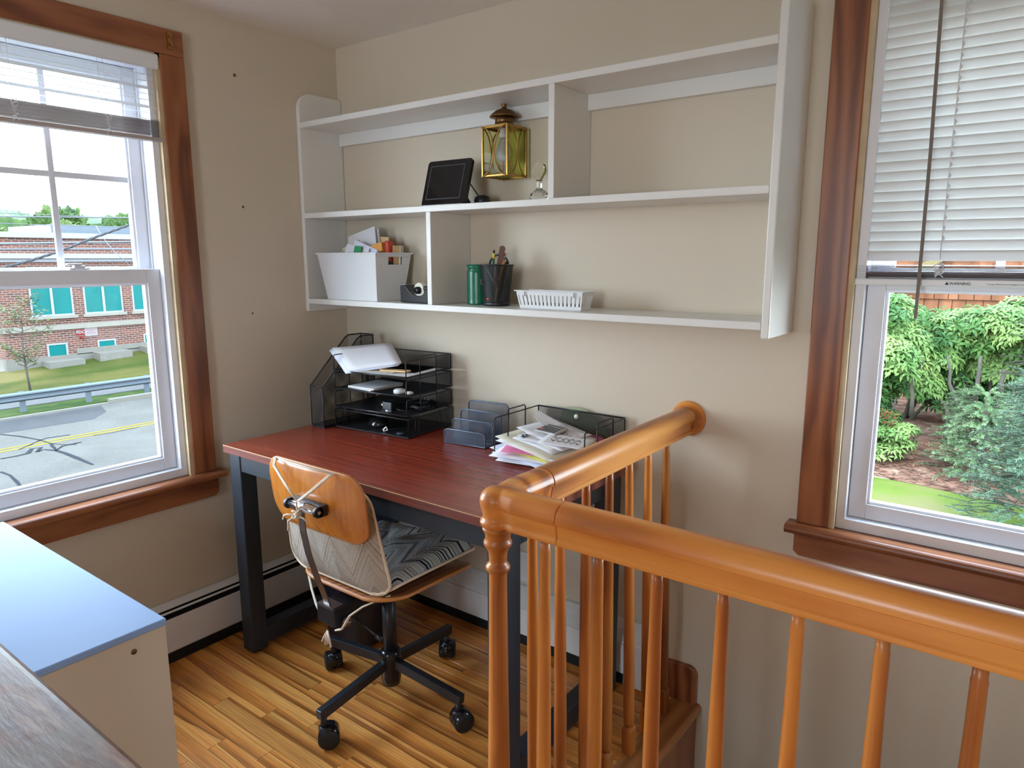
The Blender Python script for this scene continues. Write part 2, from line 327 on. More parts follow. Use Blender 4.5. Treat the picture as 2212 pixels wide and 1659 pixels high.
# ------------------------------------------------------------------ mesh helpers
class MB:
    def __init__(s): s.v = []; s.f = []; s.sm = []
    def add(s, vs, fs, smooth=False):
        k = len(s.v); s.v += [tuple(p) for p in vs]; s.f += [tuple(i + k for i in f) for f in fs]; s.sm += [smooth] * len(fs); return s
    def box(s, x0, x1, y0, y1, z0, z1):
        x0, x1 = min(x0, x1), max(x0, x1); y0, y1 = min(y0, y1), max(y0, y1); z0, z1 = min(z0, z1), max(z0, z1)
        return s.add([(x0, y0, z0), (x1, y0, z0), (x1, y1, z0), (x0, y1, z0), (x0, y0, z1), (x1, y0, z1), (x1, y1, z1), (x0, y1, z1)],
                     [(0, 3, 2, 1), (4, 5, 6, 7), (0, 1, 5, 4), (1, 2, 6, 5), (2, 3, 7, 6), (3, 0, 4, 7)])
    def beam(s, p0, p1, w, h, up=(0, 0, 1)):
        p0, p1 = Vector(p0), Vector(p1); d = (p1 - p0).normalized(); u = Vector(up)
        r = d.cross(u); r = r.normalized() if r.length > 1e-6 else Vector((1, 0, 0)); u = r.cross(d).normalized()
        vs = []
        for p in (p0, p1):
            for a, b in ((-1, -1), (1, -1), (1, 1), (-1, 1)): vs.append(p + r * a * w / 2 + u * b * h / 2)
        return s.add(vs, [(3, 2, 1, 0), (4, 5, 6, 7), (0, 1, 5, 4), (1, 2, 6, 5), (2, 3, 7, 6), (3, 0, 4, 7)])
    def tube(s, path, r, n=8, closed=False, cap=True, smooth=True):
        P = [Vector(p) for p in path]; m = len(P); rr = r if isinstance(r, (list, tuple)) else [r] * m
        def tan(i):
            a = P[(i - 1) % m] if (closed or i > 0) else P[i]; b = P[(i + 1) % m] if (closed or i < m - 1) else P[i]
            t = (b - a); return t.normalized() if t.length > 1e-9 else Vector((0, 0, 1))
        t0 = tan(0); ref = Vector((0, 0, 1)) if abs(t0.z) < .9 else Vector((1, 0, 0)); nrm = t0.cross(ref).normalized(); vs = []
        for i in range(m):
            t = tan(i); nrm = (nrm - t * nrm.dot(t)); nrm = nrm.normalized() if nrm.length > 1e-6 else t.orthogonal().normalized()
            b = t.cross(nrm)
            for k in range(n):
                a = 2 * PI * k / n; vs.append(P[i] + (nrm * math.cos(a) + b * math.sin(a)) * rr[i])
        fs = []
        for i in range(m if closed else m - 1):
            for k in range(n):
                a, b2 = i * n + k, i * n + (k + 1) % n; c, d = ((i + 1) % m) * n + (k + 1) % n, ((i + 1) % m) * n + k
                fs.append((a, b2, c, d))
        if cap and not closed: fs += [tuple(range(n - 1, -1, -1)), tuple(range((m - 1) * n, m * n))]
        return s.add(vs, fs, smooth)
    def cyl(s, p0, p1, r0, r1=None, n=20, smooth=True): return s.tube([p0, p1], [r0, r0 if r1 is None else r1], n, smooth=smooth)
    def lathe(s, prof, c=(0, 0, 0), n=24, axis='z', smooth=True, sx=1, sy=1):
        vs = []; m = len(prof)
        for r, h in prof:
            for k in range(n):
                a = 2 * PI * k / n; x, y = r * math.cos(a) * sx, r * math.sin(a) * sy
                p = (x, y, h) if axis == 'z' else ((x, h, y) if axis == 'y' else (h, x, y))
                vs.append((p[0] + c[0], p[1] + c[1], p[2] + c[2]))
        fs = [(i * n + k, i * n + (k + 1) % n, (i + 1) * n + (k + 1) % n, (i + 1) * n + k) for i in range(m - 1) for k in range(n)]
        fs += [tuple(range(n - 1, -1, -1)), tuple(range((m - 1) * n, m * n))]
        return s.add(vs, fs, smooth)
    def prism(s, out, a0, a1, plane='xz'):
        n = len(out); vs = []
        for a in (a0, a1):
            for p, q in out: vs.append({'xz': (p, a, q), 'yz': (a, p, q), 'xy': (p, q, a)}[plane])
        return s.add(vs, [tuple(range(n - 1, -1, -1)), tuple(range(n, 2 * n))] + [(i, (i + 1) % n, n + (i + 1) % n, n + i) for i in range(n)])
    def grid(s, fn, nu, nv, smooth=True):
        vs = [fn(i / nu, j / nv) for i in range(nu + 1) for j in range(nv + 1)]
        return s.add(vs, [(i * (nv + 1) + j, (i + 1) * (nv + 1) + j, (i + 1) * (nv + 1) + j + 1, i * (nv + 1) + j + 1) for i in range(nu) for j in range(nv)], smooth)
    def xf(s, M):
        s.v = [tuple(M @ Vector(p)) for p in s.v]; return s
    def mesh(s, name, mat):
        me = bpy.data.meshes.new(name); me.from_pydata([tuple(p) for p in s.v], [], s.f); me.update()
        if any(s.sm): me.polygons.foreach_set('use_smooth', s.sm)
        bm = bmesh.new(); bm.from_mesh(me); bmesh.ops.recalc_face_normals(bm, faces=bm.faces); bm.to_mesh(me); bm.free()
        me.materials.append(MAT[mat] if isinstance(mat, str) else mat); return me
BASE = {}
def rootof(o):
    while o.parent: o = o.parent
    return o
def obj(name, mb, mat, parent=None, bevel=0, segs=2, solid=0, sub=0, world=True):
    """link one mesh; with world=True the builder's coordinates are world ones and are moved under the thing's base"""
    if world and parent is not None:
        r = rootof(parent); base = BASE.get(r.name, Vector((0, 0, 0)))
        mb.v = [(p[0] - base[0], p[1] - base[1], p[2] - base[2]) for p in mb.v]
    o = bpy.data.objects.new(name, mb.mesh(name, mat)); COL.objects.link(o)
    if parent: o.parent = parent
    if solid:
        md = o.modifiers.new('solid', 'SOLIDIFY'); md.thickness = solid; md.offset = 0
    if sub:
        md = o.modifiers.new('sub', 'SUBSURF'); md.levels = sub; md.render_levels = sub
    if bevel:
        md = o.modifiers.new('bevel', 'BEVEL'); md.width = bevel; md.segments = segs; md.limit_method = 'ANGLE'; md.angle_limit = math.radians(35)
        md.harden_normals = False
    return o
def tag(o, label=None, cat=None, group=None, kind=None):
    if label: o['label'] = label
    if cat: o['category'] = cat
    if group: o['group'] = group
    if kind: o['kind'] = kind
    return o
def thing(name, label, cat, loc=(0, 0, 0), rotz=0, group=None, kind=None):
    o = bpy.data.objects.new(name, None); COL.objects.link(o); o.location = loc; o.rotation_euler = (0, 0, rotz)
    o.empty_display_size = .02; BASE[o.name] = Vector(loc); return tag(o, label, cat, group, kind)
def struct(name, mb, mat, **k):
    o = obj(name, mb, mat, None, **k); o['kind'] = 'structure'; return o
def single(name, mb, mat, label, cat, group=None, **k):
    return tag(obj(name, mb, mat, None, **k), label, cat, group)
def inst(o, parent, loc=(0, 0, 0), name=None, rot=None):
    c = o.copy(); COL.objects.link(c); c.parent = parent; c.location = loc
    if rot: c.rotation_euler = rot
    if name: c.name = name
    return c
FWD = Vector((-math.sin(YAW) * math.cos(PITCH), math.cos(YAW) * math.cos(PITCH), -math.sin(PITCH)))
RGT = Vector((math.cos(YAW), math.sin(YAW), 0)); UPV = RGT.cross(FWD)
def at(u, v, axis, val):
    """the real point seen at photo pixel (u, v) on the plane where coordinate `axis` equals val"""
    d = FWD + RGT * ((u - 1106) / 1512.86) - UPV * ((v - 829.5) / 1512.86)
    return CAM + d * ((val - CAM[axis]) / d[axis])

H = 2.1647
# ------------------------------------------------------------------ room shell
def wallholes(u0, u1, z0, z1, holes, put):
    """boxes round rectangular openings; put(mb,u0,u1,z0,z1)"""
    mb = MB(); holes = sorted(holes); cur = u0
    for a, b, c, d in holes:
        put(mb, cur, a, z0, z1); put(mb, a, b, z0, c); put(mb, a, b, d, z1); cur = b
    put(mb, cur, u1, z0, z1); return mb
struct('wall_left', wallholes(-4.3, .12, -.3, H + .05, [(-1.55, -.70, .62, 2.03)], lambda m, a, b, c, d: m.box(-.12, 0, a, b, c, d)), 'wall')
struct('wall_back', wallholes(0, 3.42, -2.6, H + .05, [(1.885, 2.76, .62, 2.03)], lambda m, a, b, c, d: m.box(a, b, 0, .12, c, d)), 'wall')
struct('wall_right', MB().box(3.3, 3.42, -4.3, 0, -2.6, H + .05), 'wall')
struct('wall_front', wallholes(-.12, 3.42, -.3, H + .05, [(1.30, 2.20, .85, 1.95)], lambda m, a, b, c, d: m.box(a, b, -4.42, -4.3, c, d)), 'wall')
struct('ceiling', MB().box(-.12, 3.42, -4.42, .12, H, H + .1), 'ceiling')
fl = struct('floor', MB().box(0, 1.53, -4.3, 0, -.25, -.016).box(1.53, 3.3, -4.3, -.955, -.25, -.016), 'riser')
struct('wall_stair', MB().box(1.50, 1.566, -.955, 0, -2.6, -.26).box(1.50, 3.3, -1.02, -.955, -2.6, -.26), 'wall')
struct('floor_lower', MB().box(1.5, 3.42, -1.02, .12, -2.7, -2.6), 'riser')
# oak strips: one object each, three lengths of shared mesh
pl = {}
def plank(L):
    L = round(L, 2)
    if L not in pl:
        mb = MB(); e = .0003; w = .0285 - .0004; l = L / 2 - .0005
        mb.add([(-l, -w, -.016), (l, -w, -.016), (l, w, -.016), (-l, w, -.016), (-l, -w, -e), (l, -w, -e), (l, w, -e), (-l, w, -e),
                (-l + e, -w + e, 0), (l - e, -w + e, 0), (l - e, w - e, 0), (-l + e, w - e, 0)],
               [(0, 3, 2, 1), (0, 1, 5, 4), (1, 2, 6, 5), (2, 3, 7, 6), (3, 0, 4, 7), (4, 5, 9, 8), (5, 6, 10, 9), (6, 7, 11, 10), (7, 4, 8, 11), (8, 9, 10, 11)])
        pl[L] = mb.mesh('plank', 'floor')
    return pl[L]
rnd = random.Random(3); row = 0; y = -.0285
while y > -4.3:
    x = 0.0; first = True; xe = 1.50 if y > -.95 else 3.3
    near = y > -2.0
    while x < xe - .01:
        L = rnd.choice([.35, .5, .62, .8, .95]) if near else 1.65
        if first: L = rnd.choice([.2, .38, .55, .7]) if near else rnd.choice([.9, 1.65]); first = False
        if x + L > xe - .15: L = xe - x
        L = round(L, 2)
        o = bpy.data.objects.new('plank', plank(L)); COL.objects.link(o); o.parent = fl; o.location = (x + L / 2, y, 0); x += L
    y -= .057; row += 1
# stair edge: rounded nosing, fascia, short baseboard
def nosing_prof(x0, x1, z0=-.028, z1=.0):
    r = (z1 - z0) / 2; p = [(x0, z0), (x0, z1)]
    for k in range(7):
        a = PI / 2 - k * PI / 6; p.append((x1 - r + r * math.cos(a), (z0 + z1) / 2 + r * math.sin(a)))
    return p
nb = MB().prism(nosing_prof(1.50, 1.592), -.955, -.001, 'xz'); struct('trim_1', nb, 'nosing')
nb = MB().prism([(-p[0] + .08, p[1]) for p in nosing_prof(.98, 1.06)], 1.50, 3.3, 'yz'); struct('trim_2', nb, 'nosing')
struct('trim_3', MB().box(1.566, 1.576, -.95, -.001, -.26, -.028).box(1.58, 3.29, -.955, -.965 + .0, -.26, -.028), 'riser')
pr = [(1.475, .0), (1.475, .118)] + [(1.545 + .03 * math.sin(a), .092 + .03 * math.cos(a)) for a in [i * PI / 12 for i in range(7)]] + [(1.575, .0)]
struct('baseboard_back', MB().prism(pr, -.018, -.001, 'xz'), 'trim', bevel=.002)
struct('baseboard_right', MB().box(3.282, 3.3, -4.3, -.97, 0, .12), 'trim_h', bevel=.003)
# ------------------------------------------------------------------ windows
def window(n, mp, u0, u1, z0, z1, side, matlen, label, lock_u, cols=3):
    """u along the wall, w depth (positive outwards), z up. u0..u1 is the clear opening inside the casing"""
    W = bpy.data.objects.new('window_%d' % n, None); COL.objects.link(W); W['kind'] = 'structure'; W['label'] = label
    BASE[W.name] = Vector((0, 0, 0))
    def B(mb, a, b, c, d, e, f):
        p, q = mp(a, c), mp(b, d); return mb.box(p[0], q[0], p[1], q[1], e, f)
    cw = .080; st = z0 - .018
    for a, b in ((u0 - cw, u0), (u1, u1 + cw)): obj('window_casing', B(MB(), a, b, -.019, -.001, z0, z1), 'trim', W, bevel=.003)
    obj('window_casing', B(MB(), u0 - cw, u1 + cw, -.019, -.001, z1, z1 + .078), matlen, W, bevel=.003)
    uu = (u0 - cw - .022, u1 + cw + .022); pw = [(.0, z0), (-.040, z0)] + [(-.040 - .013 * math.sin(a), z0 - .013 + .013 * math.cos(a)) for a in [i_ * PI / 8 for i_ in range(1, 8)]] + [(-.040, z0 - .026), (.0, z0 - .026)]
    vs = []
    for u in uu:
        for w, z in pw: p = mp(u, w); vs.append((p[0], p[1], z))
    k_ = len(pw); stm = MB().add(vs, [tuple(range(k_)), tuple(range(2 * k_ - 1, k_ - 1, -1))] + [(i_, (i_ + 1) % k_, k_ + (i_ + 1) % k_, k_ + i_) for i_ in range(k_)])
    B(stm, u0, u1, .0005, .03, z0 - .026, z0 - .0005); obj('stool', stm, matlen, W)
    # apron with angled ends
    a0, a1 = u0 - cw - .002, u1 + cw + .002; zt, zb = z0 - .026, z0 - .092
    vs = []
    for w in (-.024, -.001):
        for u, z in ((a0, zt), (a1, zt), (a1, zb + .012), (a1 - .014, zb), (a0 + .014, zb), (a0, zb + .012)):
            p = mp(u, w); vs.append((p[0], p[1], z))
    obj('apron', MB().add(vs, [tuple(range(6)), tuple(range(11, 5, -1))] + [(i, (i + 1) % 6, 6 + (i + 1) % 6, 6 + i) for i in range(6)]), matlen, W, bevel=.002)
    # jamb liner, raw wood strip, vinyl frame
    j = MB()
    for a, b in ((u0, u0 + .013), (u1 - .013, u1)): B(j, a, b, -.014, .03, z0, z1)
    B(j, u0, u1, -.014, .03, z1 - .012, z1); obj('jamb', j, 'jamb', W)
    fr = MB(); f0, f1 = u0 + .013, u1 - .013
    for a, b in ((f0, f0 + .022), (f1 - .022, f1)): B(fr, a, b, .004, .115, z0 + .001, z1 - .012)
    B(fr, f0 + .0005, f1 - .0005, .0030, .114, z0, z0 + .028); B(fr, f0 + .0005, f1 - .0005, .0030, .114, z1 - .040, z1 - .0125)
    for a, b in ((f0 + .022, f0 + .028), (f1 - .028, f1 - .022)): B(fr, a, b, .066, .072, z0, z1 - .02)
    obj('window_frame', fr, 'vinyl', W, bevel=.0015)
    zm = 1.331; s0, s1 = f0 + .023, f1 - .023
    def sash(w0, w1, za, zb, bot, top, nm):
        m = MB(); st_ = .042
        for a, b in ((s0, s0 + st_), (s1 - st_, s1)): B(m, a, b, w0, w1, za, zb)
        B(m, s0 + st_, s1 - st_, w0, w1, za, za + bot); B(m, s0 + st_, s1 - st_, w0, w1, zb - top, zb)
        S = obj(nm, m, 'vinyl', W, bevel=.002)
        g0, g1 = s0 + st_, s1 - st_; c0, c1 = za + bot, zb - top; wm = (w0 + w1) / 2
        g = MB()
        for a, b in ((g0, g0 + .007), (g1 - .007, g1)): B(g, a, b, w0 + .006, w1 - .004, c0, c1)
        B(g, g0 + .007, g1 - .007, w0 + .006, w1 - .004, c0, c0 + .007); B(g, g0 + .007, g1 - .007, w0 + .006, w1 - .004, c1 - .007, c1)
        obj('glazing_bead', g, 'vinyl_glaze', S, bevel=.001)
        pp = MB(); a = mp(g0, wm); b = mp(g1, wm)
        pp.add([(a[0], a[1], c0), (b[0], b[1], c0), (b[0], b[1], c1), (a[0], a[1], c1)], [(0, 1, 2, 3)]); obj('glass_pane', pp, 'glass', S)
        return S, g0, g1, c0, c1, wm
    sash(.030, .062, z0 + .030, zm, .040, .045, 'lower_sash')
    S, g0, g1, c0, c1, wm = sash(.074, .106, zm - .045, z1 - .042, .045, .040, 'upper_sash')
    for k in range(1, cols):
        u = g0 + (g1 - g0) * k / cols; obj('muntin', B(MB(), u - .009, u + .009, wm - .006, wm + .006, c0, c1), 'vinyl', S, bevel=.002)
    zc = 1.612
    obj('muntin', B(MB(), g0, g1, wm - .005, wm + .005, zc - .009, zc + .009), 'vinyl', S, bevel=.002)
    lk = MB(); B(lk, lock_u - .030, lock_u + .030, .034, .058, zm, zm + .006); B(lk, lock_u - .018, lock_u + .014, .036, .056, zm + .006, zm + .013)
    B(lk, lock_u - .010, lock_u + .034, .038, .050, zm + .013, zm + .020); obj('sash_lock', lk, 'vinyl', W, bevel=.003)
    # exterior frame
    ex = MB()
    for a, b in ((u0 - .05, u0 + .01), (u1 - .01, u1 + .05)): B(ex, a, b, .115, .135, z0 - .03, z1 + .03)
    B(ex, u0 - .05, u1 + .05, .115, .135, z1 - .01, z1 + .05); B(ex, u0 - .05, u1 + .05, .115, .15, z0 - .05, z0 + .01)
    obj('exterior_trim', ex, 'white_out', W)
    return W
WL = window(1, lambda u, w: (-w, -u), .713, 1.545, .626, 1.995, 0, 'trim_h', 'wood-cased double-hung window facing the street', .987)
WR = window(2, lambda u, w: (u, w), 1.912, 2.744, .660, 1.995, 1, 'trim_x', 'wood-cased double-hung window facing the garden', 2.33)
obj('curtain_bracket', MB().box(.019, .026, -.686, -.672, 2.012, 2.062).box(.026, .034, -.683, -.675, 2.020, 2.030).box(.026, .034, -.683, -.675, 2.045, 2.055), 'brass', WL, bevel=.001)
W4 = bpy.data.objects.new('window_3', None); COL.objects.link(W4); W4['kind'] = 'structure'; W4['label'] = 'unseen window behind the camera, added for fill light'  # unseen window and its wall opening, added to brighten the room
m = MB().box(1.30, 1.35, -4.39, -4.33, .85, 1.95).box(2.15, 2.20, -4.39, -4.33, .85, 1.95).box(1.35, 2.15, -4.389, -4.331, .85, .90).box(1.35, 2.15, -4.389, -4.331, 1.90, 1.95).box(1.35, 2.15, -4.388, -4.332, 1.38, 1.42)
obj('window_frame', m, 'vinyl', W4)
obj('glass_pane', MB().add([(1.35, -4.36, .9), (2.15, -4.36, .9), (2.15, -4.36, 1.9), (1.35, -4.36, 1.9)], [(0, 1, 2, 3)]), 'glass', W4)

# ------------------------------------------------------------------ blinds
def slatmesh(L, wd, along, arc=.003, mat='blind', n=4):
    mb = MB(); vs = []
    for i in range(2):
        for j in range(n + 1):
            t = j / n - .5; s = (i - .5) * L; a = t * wd; h = arc * (1 - (2 * t) ** 2)
            vs.append((s, a, h) if along == 'x' else (a, s, h))
    k = n + 1; return mb.add(vs, [(j, j + 1, k + j + 1, k + j) for j in range(n)], True).mesh('slat', mat)
# left blind: raised, slats open
bl = thing('venetian_blind', 'raised white horizontal blind with a thick slat stack, in the street window', 'blind', (-.012, -1.13, 1.98))
obj('head_rail', MB().box(-.035, .012, -1.535, -.722, 1.952, 1.982), 'white_plastic', bl, bevel=.002)
obj('valance', MB().prism([(.013, 1.944), (.018, 1.950), (.020, 1.985), (.017, 1.990), (.013, 1.985)], -1.537, -.720, 'xz'), 'white_plastic', bl, bevel=.001)
sm = slatmesh(.81, .0255, 'y', .002, 'blind_l')
for k in range(8):
    o = bpy.data.objects.new('slat', sm); COL.objects.link(o); o.parent = bl; o.location = (.004, 0, 1.928 - k * .0188 - 1.98); o.rotation_euler = (0, math.radians(8 + (k == 2) * 25 + (k == 5) * 25), 0)
sm2 = slatmesh(.81, .0255, 'y', .002, 'blind_stack')
for k in range(17):
    o = bpy.data.objects.new('slat', sm2); COL.objects.link(o); o.parent = bl; o.location = (.004 + .001 * math.sin(k * 2.3), 0, 1.791 - k * .00285 - 1.98)
    o.rotation_euler = (0, math.radians(1.5 * math.sin(k * 1.7)), math.radians(.12 * math.sin(k * 2.9)))
obj('bottom_rail', MB().box(-.010, .019, -1.537, -.722, 1.728, 1.740), 'blind_stack', bl, bevel=.002)
def tangle(c, nrm, w, h, n=60, seed=0):
    r = random.Random(seed); pts = []
    for i in range(n):
        t = i / n; a = t * PI * 9; p = Vector(c) + Vector(nrm) * (.004 + .004 * math.sin(a * 1.3)); s = Vector((-nrm[1], nrm[0], 0))
        p += s * (math.sin(a * 1.07) * w / 2 + r.uniform(-.002, .002)); p.z += h * (.5 - t) + .004 * math.cos(a * 1.9); pts.append(p)
    return pts
for y0, sd in ((-.886, 1), (-1.129, 2), (-1.40, 3)):
    c = MB().tube(tangle((.020, y0, 1.762), (1, 0, 0), .013, .058, seed=sd), .0011, 5)
    c.tube([(.018, y0, 1.95), (.018, y0, 1.79)], .0007, 4); c.tube([(-.006, y0 - .006, 1.95), (-.006, y0 - .006, 1.79)], .0007, 4)
    obj('ladder_cord', c, 'white_plastic', bl)
# right blind: lowered, slats closed
br = thing('venetian_blind', 'lowered white horizontal blind with closed slats in the garden window', 'blind', (2.325, .012, 1.98))
obj('head_rail', MB().box(1.925, 2.730, -.010, .030, 1.958, 1.982), 'white_plastic', br, bevel=.002)
sm = slatmesh(.80, .0262, 'x', .0025, 'blind')
for k in range(26):
    o = bpy.data.objects.new('slat', sm); COL.objects.link(o); o.parent = br; dj = .5 * math.sin(k * 3.1)
    o.location = (-.002 + .001 * math.sin(k * 1.9), .003, 1.948 - k * .0232 - 1.98); o.rotation_euler = (math.radians(-70 + dj * 4), 0, 0)
sm2 = slatmesh(.80, .0255, 'x', .002, 'blind_stack')
for k in range(10):
    o = bpy.data.objects.new('slat', sm2); COL.objects.link(o); o.parent = br; o.location = (.001 * math.sin(k * 2.3), .003, 1.3445 - k * .0030 - 1.98)
    o.rotation_euler = (0, 0, math.radians(.1 * math.sin(k * 2.9)))
rl = obj('bottom_rail', MB().box(1.921, 2.731, -.004, .026, 1.297, 1.314), 'white_plastic', br, bevel=.003)
obj('tilt_wand', MB().tube([(2.054, -.016, 1.97), (2.063, -.020, 1.6), (2.066, -.018, 1.222)], .0042, 6, smooth=False), 'wand', br)
c = MB().tube([(2.103, -.014, 1.96), (2.103, -.014, 1.36)], .0012, 5).tube(tangle((2.103, -.012, 1.335), (0, -1, 0), .018, .030, 40, 5), .0013, 5)
for k in range(24):  # loops of ladder cord showing through the slat holes
    z = 1.940 - k * .0232; c.tube([(2.103, -.010, z + .005), (2.106, -.015, z), (2.103, -.010, z - .005)], .0022, 5)
obj('lift_cord', c, 'white_plastic', br)
def text(s, size, mat, M, name, parent, ext=.0003, bold=.0):
    cu = bpy.data.curves.new(name, 'FONT'); cu.body = s; cu.size = size; cu.extrude = ext; cu.offset = bold; cu.align_x = 'CENTER'; cu.align_y = 'CENTER'
    t = bpy.data.objects.new('tmp', cu); COL.objects.link(t); dg = bpy.context.evaluated_depsgraph_get()
    me = bpy.data.meshes.new_from_object(t.evaluated_get(dg)); bpy.data.objects.remove(t); bpy.data.curves.remove(cu)
    me.transform(M); me.materials.clear(); me.materials.append(MAT[mat]); o = bpy.data.objects.new(name, me); COL.objects.link(o)
    if parent: 
        o.parent = parent; me.transform(Matrix.Translation(-BASE.get(rootof(parent).name, Vector())))
    return o
RX = Matrix.Rotation(PI / 2, 4, 'X')
text('\u25B2WARNING', .0088, 'ink', Matrix.Translation((2.142, -.0046, 1.3045)) @ RX, 'warning_print', rl, .0002, .0001)
text('Young children can strangle in cords', .0050, 'dark_grey', Matrix.Translation((2.235, -.0046, 1.3045)) @ RX, 'warning_print', rl, .0002)

# ------------------------------------------------------------------ baseboard heaters
hl = thing('baseboard_heater', 'long white baseboard heater with an open slot, along the street-side wall', 'heater', (0, -1.5, 0))
y0, y1 = -2.9, -.006
obj('back_panel', MB().box(.001, .006, y0, y1, .012, .200), 'white', hl)
obj('top_cover', MB().prism([(.006, .201), (.010, .200), (.029, .1905), (.031, .186), (.028, .187), (.006, .197)], y0, y1, 'xz'), 'white', hl)
obj('damper', MB().prism([(.0375, .1815), (.0435, .1780), (.044, .1765), (.0375, .180)], y0, y1, 'xz'), 'white', hl)
obj('front_panel', MB().prism([(.058, .164), (.060, .163), (.062, .050), (.058, .044), (.056, .046), (.058, .156)], y0, y1, 'xz'), 'white', hl)
obj('slot_shade', MB().box(.0065, .0575, y0, y1, .06, .162).box(.0062, .0075, y0, y1, .162, .196), 'void', hl)  # black filler that paints the shade inside the open slots
obj('end_cap', MB().box(.001, .062, y0 - .012, y0, .012, .2), 'white', hl)
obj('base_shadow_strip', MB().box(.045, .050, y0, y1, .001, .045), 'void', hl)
hb = thing('baseboard_heater', 'white baseboard heater with a closed lid, behind the desk on the shelf wall', 'heater', (.75, 0, 0))
x0, x1 = .065, 1.352
obj('back_panel', MB().box(x0, x1, -.006, -.001, .012, .200), 'white', hb)
def yprof(p): return [(-a, b) for a, b in p]
obj('top_cover', MB().prism(yprof([(.001, .201), (.010, .200), (.032, .178), (.032, .172), (.006, .194), (.001, .195)]), x0, x1, 'yz'), 'white', hb)
obj('damper', MB().prism(yprof([(.033, .174), (.060, .150), (.060, .146), (.033, .168)]), x0, x1, 'yz'), 'white', hb)
obj('front_panel', MB().prism(yprof([(.058, .145), (.064, .142), (.064, .046), (.058, .044)]), x0, x1, 'yz'), 'white', hb)
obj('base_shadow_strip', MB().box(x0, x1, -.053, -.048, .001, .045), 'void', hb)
obj('end_cap', MB().prism([(-.001, .012), (-.068, .012), (-.068, .155), (-.066, .162), (-.030, .205), (-.022, .212), (-.001, .212)], 1.352, 1.42, 'yz'), 'white', hb, bevel=.002)
ot = thing('wall_outlet_plate', 'white outlet cover plate low on the wall behind the desk', 'outlet', (.915, -.001, .27))
obj('cover_plate', MB().box(.880, .950, -.007, -.001, .212, .327), 'white_plastic', ot, bevel=.002)
obj('socket', MB().box(.901, .929, -.009, -.007, .232, .262).box(.901, .929, -.009, -.007, .277, .307), 'white_plastic', ot, bevel=.001)
for (y, z), s in (((-.447, 1.984), .006), ((-.448, 1.544), .0045), ((-.438, 1.167), .004)):
    single('wall_nail', MB().cyl((.0005, y, z), (.006, y, z), s * .5, n=8).box(0.0005, .0012, y - s * .5, y + s * .6, z - s * .9, z + s * .8), 'trim',
           {1.984: 'upper nail mark on the wall right of the street window', 1.544: 'middle nail mark on the wall right of the street window', 1.167: 'lowest nail mark on the wall right of the street window'}[z], 'nail')

# ------------------------------------------------------------------ wall shelf unit
sh = thing('wall_shelf', 'long white painted wall shelf unit with three boards and two dividers', 'shelf', (0.9, 0, 1.16))
D = -.2026
def side(x0, x1, z0, z1, r=.06):
    p = [(-.001, z0), (D, z0), (D, z1 - r)] + [(D + r - r * math.cos(a), z1 - r + r * math.sin(a)) for a in [i * PI / 16 for i in range(1, 9)]] + [(-.001, z1)]
    return MB().prism(p, x0, x1, 'yz')
obj('side_panel', side(.001, .020, 1.1603, 1.972), 'shelf', sh, bevel=.003)
obj('side_panel', side(1.7632, 1.7832, 1.1702, 1.972), 'shelf', sh, bevel=.003)
for zt in (1.8618, 1.5328, 1.2101): obj('shelf_board', MB().box(.020, 1.7632, D, -.001, zt - .02, zt), 'shelf', sh, bevel=.002)
obj('divider', MB().box(1.137, 1.157, D + .001, -.001, 1.5328, 1.8418), 'shelf', sh, bevel=.0015)
obj('divider', MB().box(.655, .675, D + .001, -.001, 1.2101, 1.5128), 'shelf', sh, bevel=.0015)
obj('mounting_rail', MB().box(.021, 1.137, -.020, -.001, 1.797, 1.8418), 'shelf', sh, bevel=.001)
obj('mounting_rail', MB().box(1.157, 1.763, -.020, -.001, 1.797, 1.8418), 'shelf', sh, bevel=.001)

# ------------------------------------------------------------------ desk
dk = thing('desk', 'mahogany-topped desk with black metal legs below the wall shelf', 'desk', (.757, -.383, 0))
DX0, DX1, DY0, DY1 = .1595, 1.3547, -.6837, -.083
obj('desktop', MB().box(DX0, DX1, DY0 + .001, DY1, .7255, .75), 'desk', dk)
ed = obj('edge_band', MB().box(DX0, DX1, DY0 - .0006, DY0 + .001, .7255, .7485).box(DX1, DX1 + .0012, DY0, DY1, .7255, .7485), 'desk_edge', dk)
obj('edge_line', MB().box(DX0, DX1, DY0 - .0009, DY0 + .0006, .7485, .7503).box(DX1 - .0006, DX1 + .0015, DY0, DY1, .7485, .7503), 'tan_line', dk)
L = .060
lx0, lx1, ly0, ly1 = DX0 + .012, DX1 - .012, DY0 + .012, DY1 - .012
for cx in (lx0, lx1 - L):
    for cy in (ly0, ly1 - L):
        g = obj('leg', MB().box(cx, cx + L, cy, cy + L, .006, .7255), 'leg', dk, bevel=.004)
        obj('foot_pad', MB().cyl((cx + L / 2, cy + L / 2, 0.0005), (cx + L / 2, cy + L / 2, .008), .024, n=16), 'rubber', g)
obj('front_apron', MB().box(lx0 + L, lx1 - L, ly0 + .004, ly0 + .034, .665, .7255), 'leg', dk, bevel=.002)
obj('rear_apron', MB().box(lx0 + L, lx1 - L, ly1 - .034, ly1 - .004, .665, .7255), 'leg', dk, bevel=.002)
for cx in (lx0, lx1 - L):
    obj('side_apron', MB().box(cx + .012, cx + .048, ly0 + L, ly1 - L, .665, .7255), 'leg', dk, bevel=.002)
    obj('floor_bar', MB().box(cx + .004, cx + .056, ly0 + L, ly1 - L, .020, .078), 'leg', dk, bevel=.002)

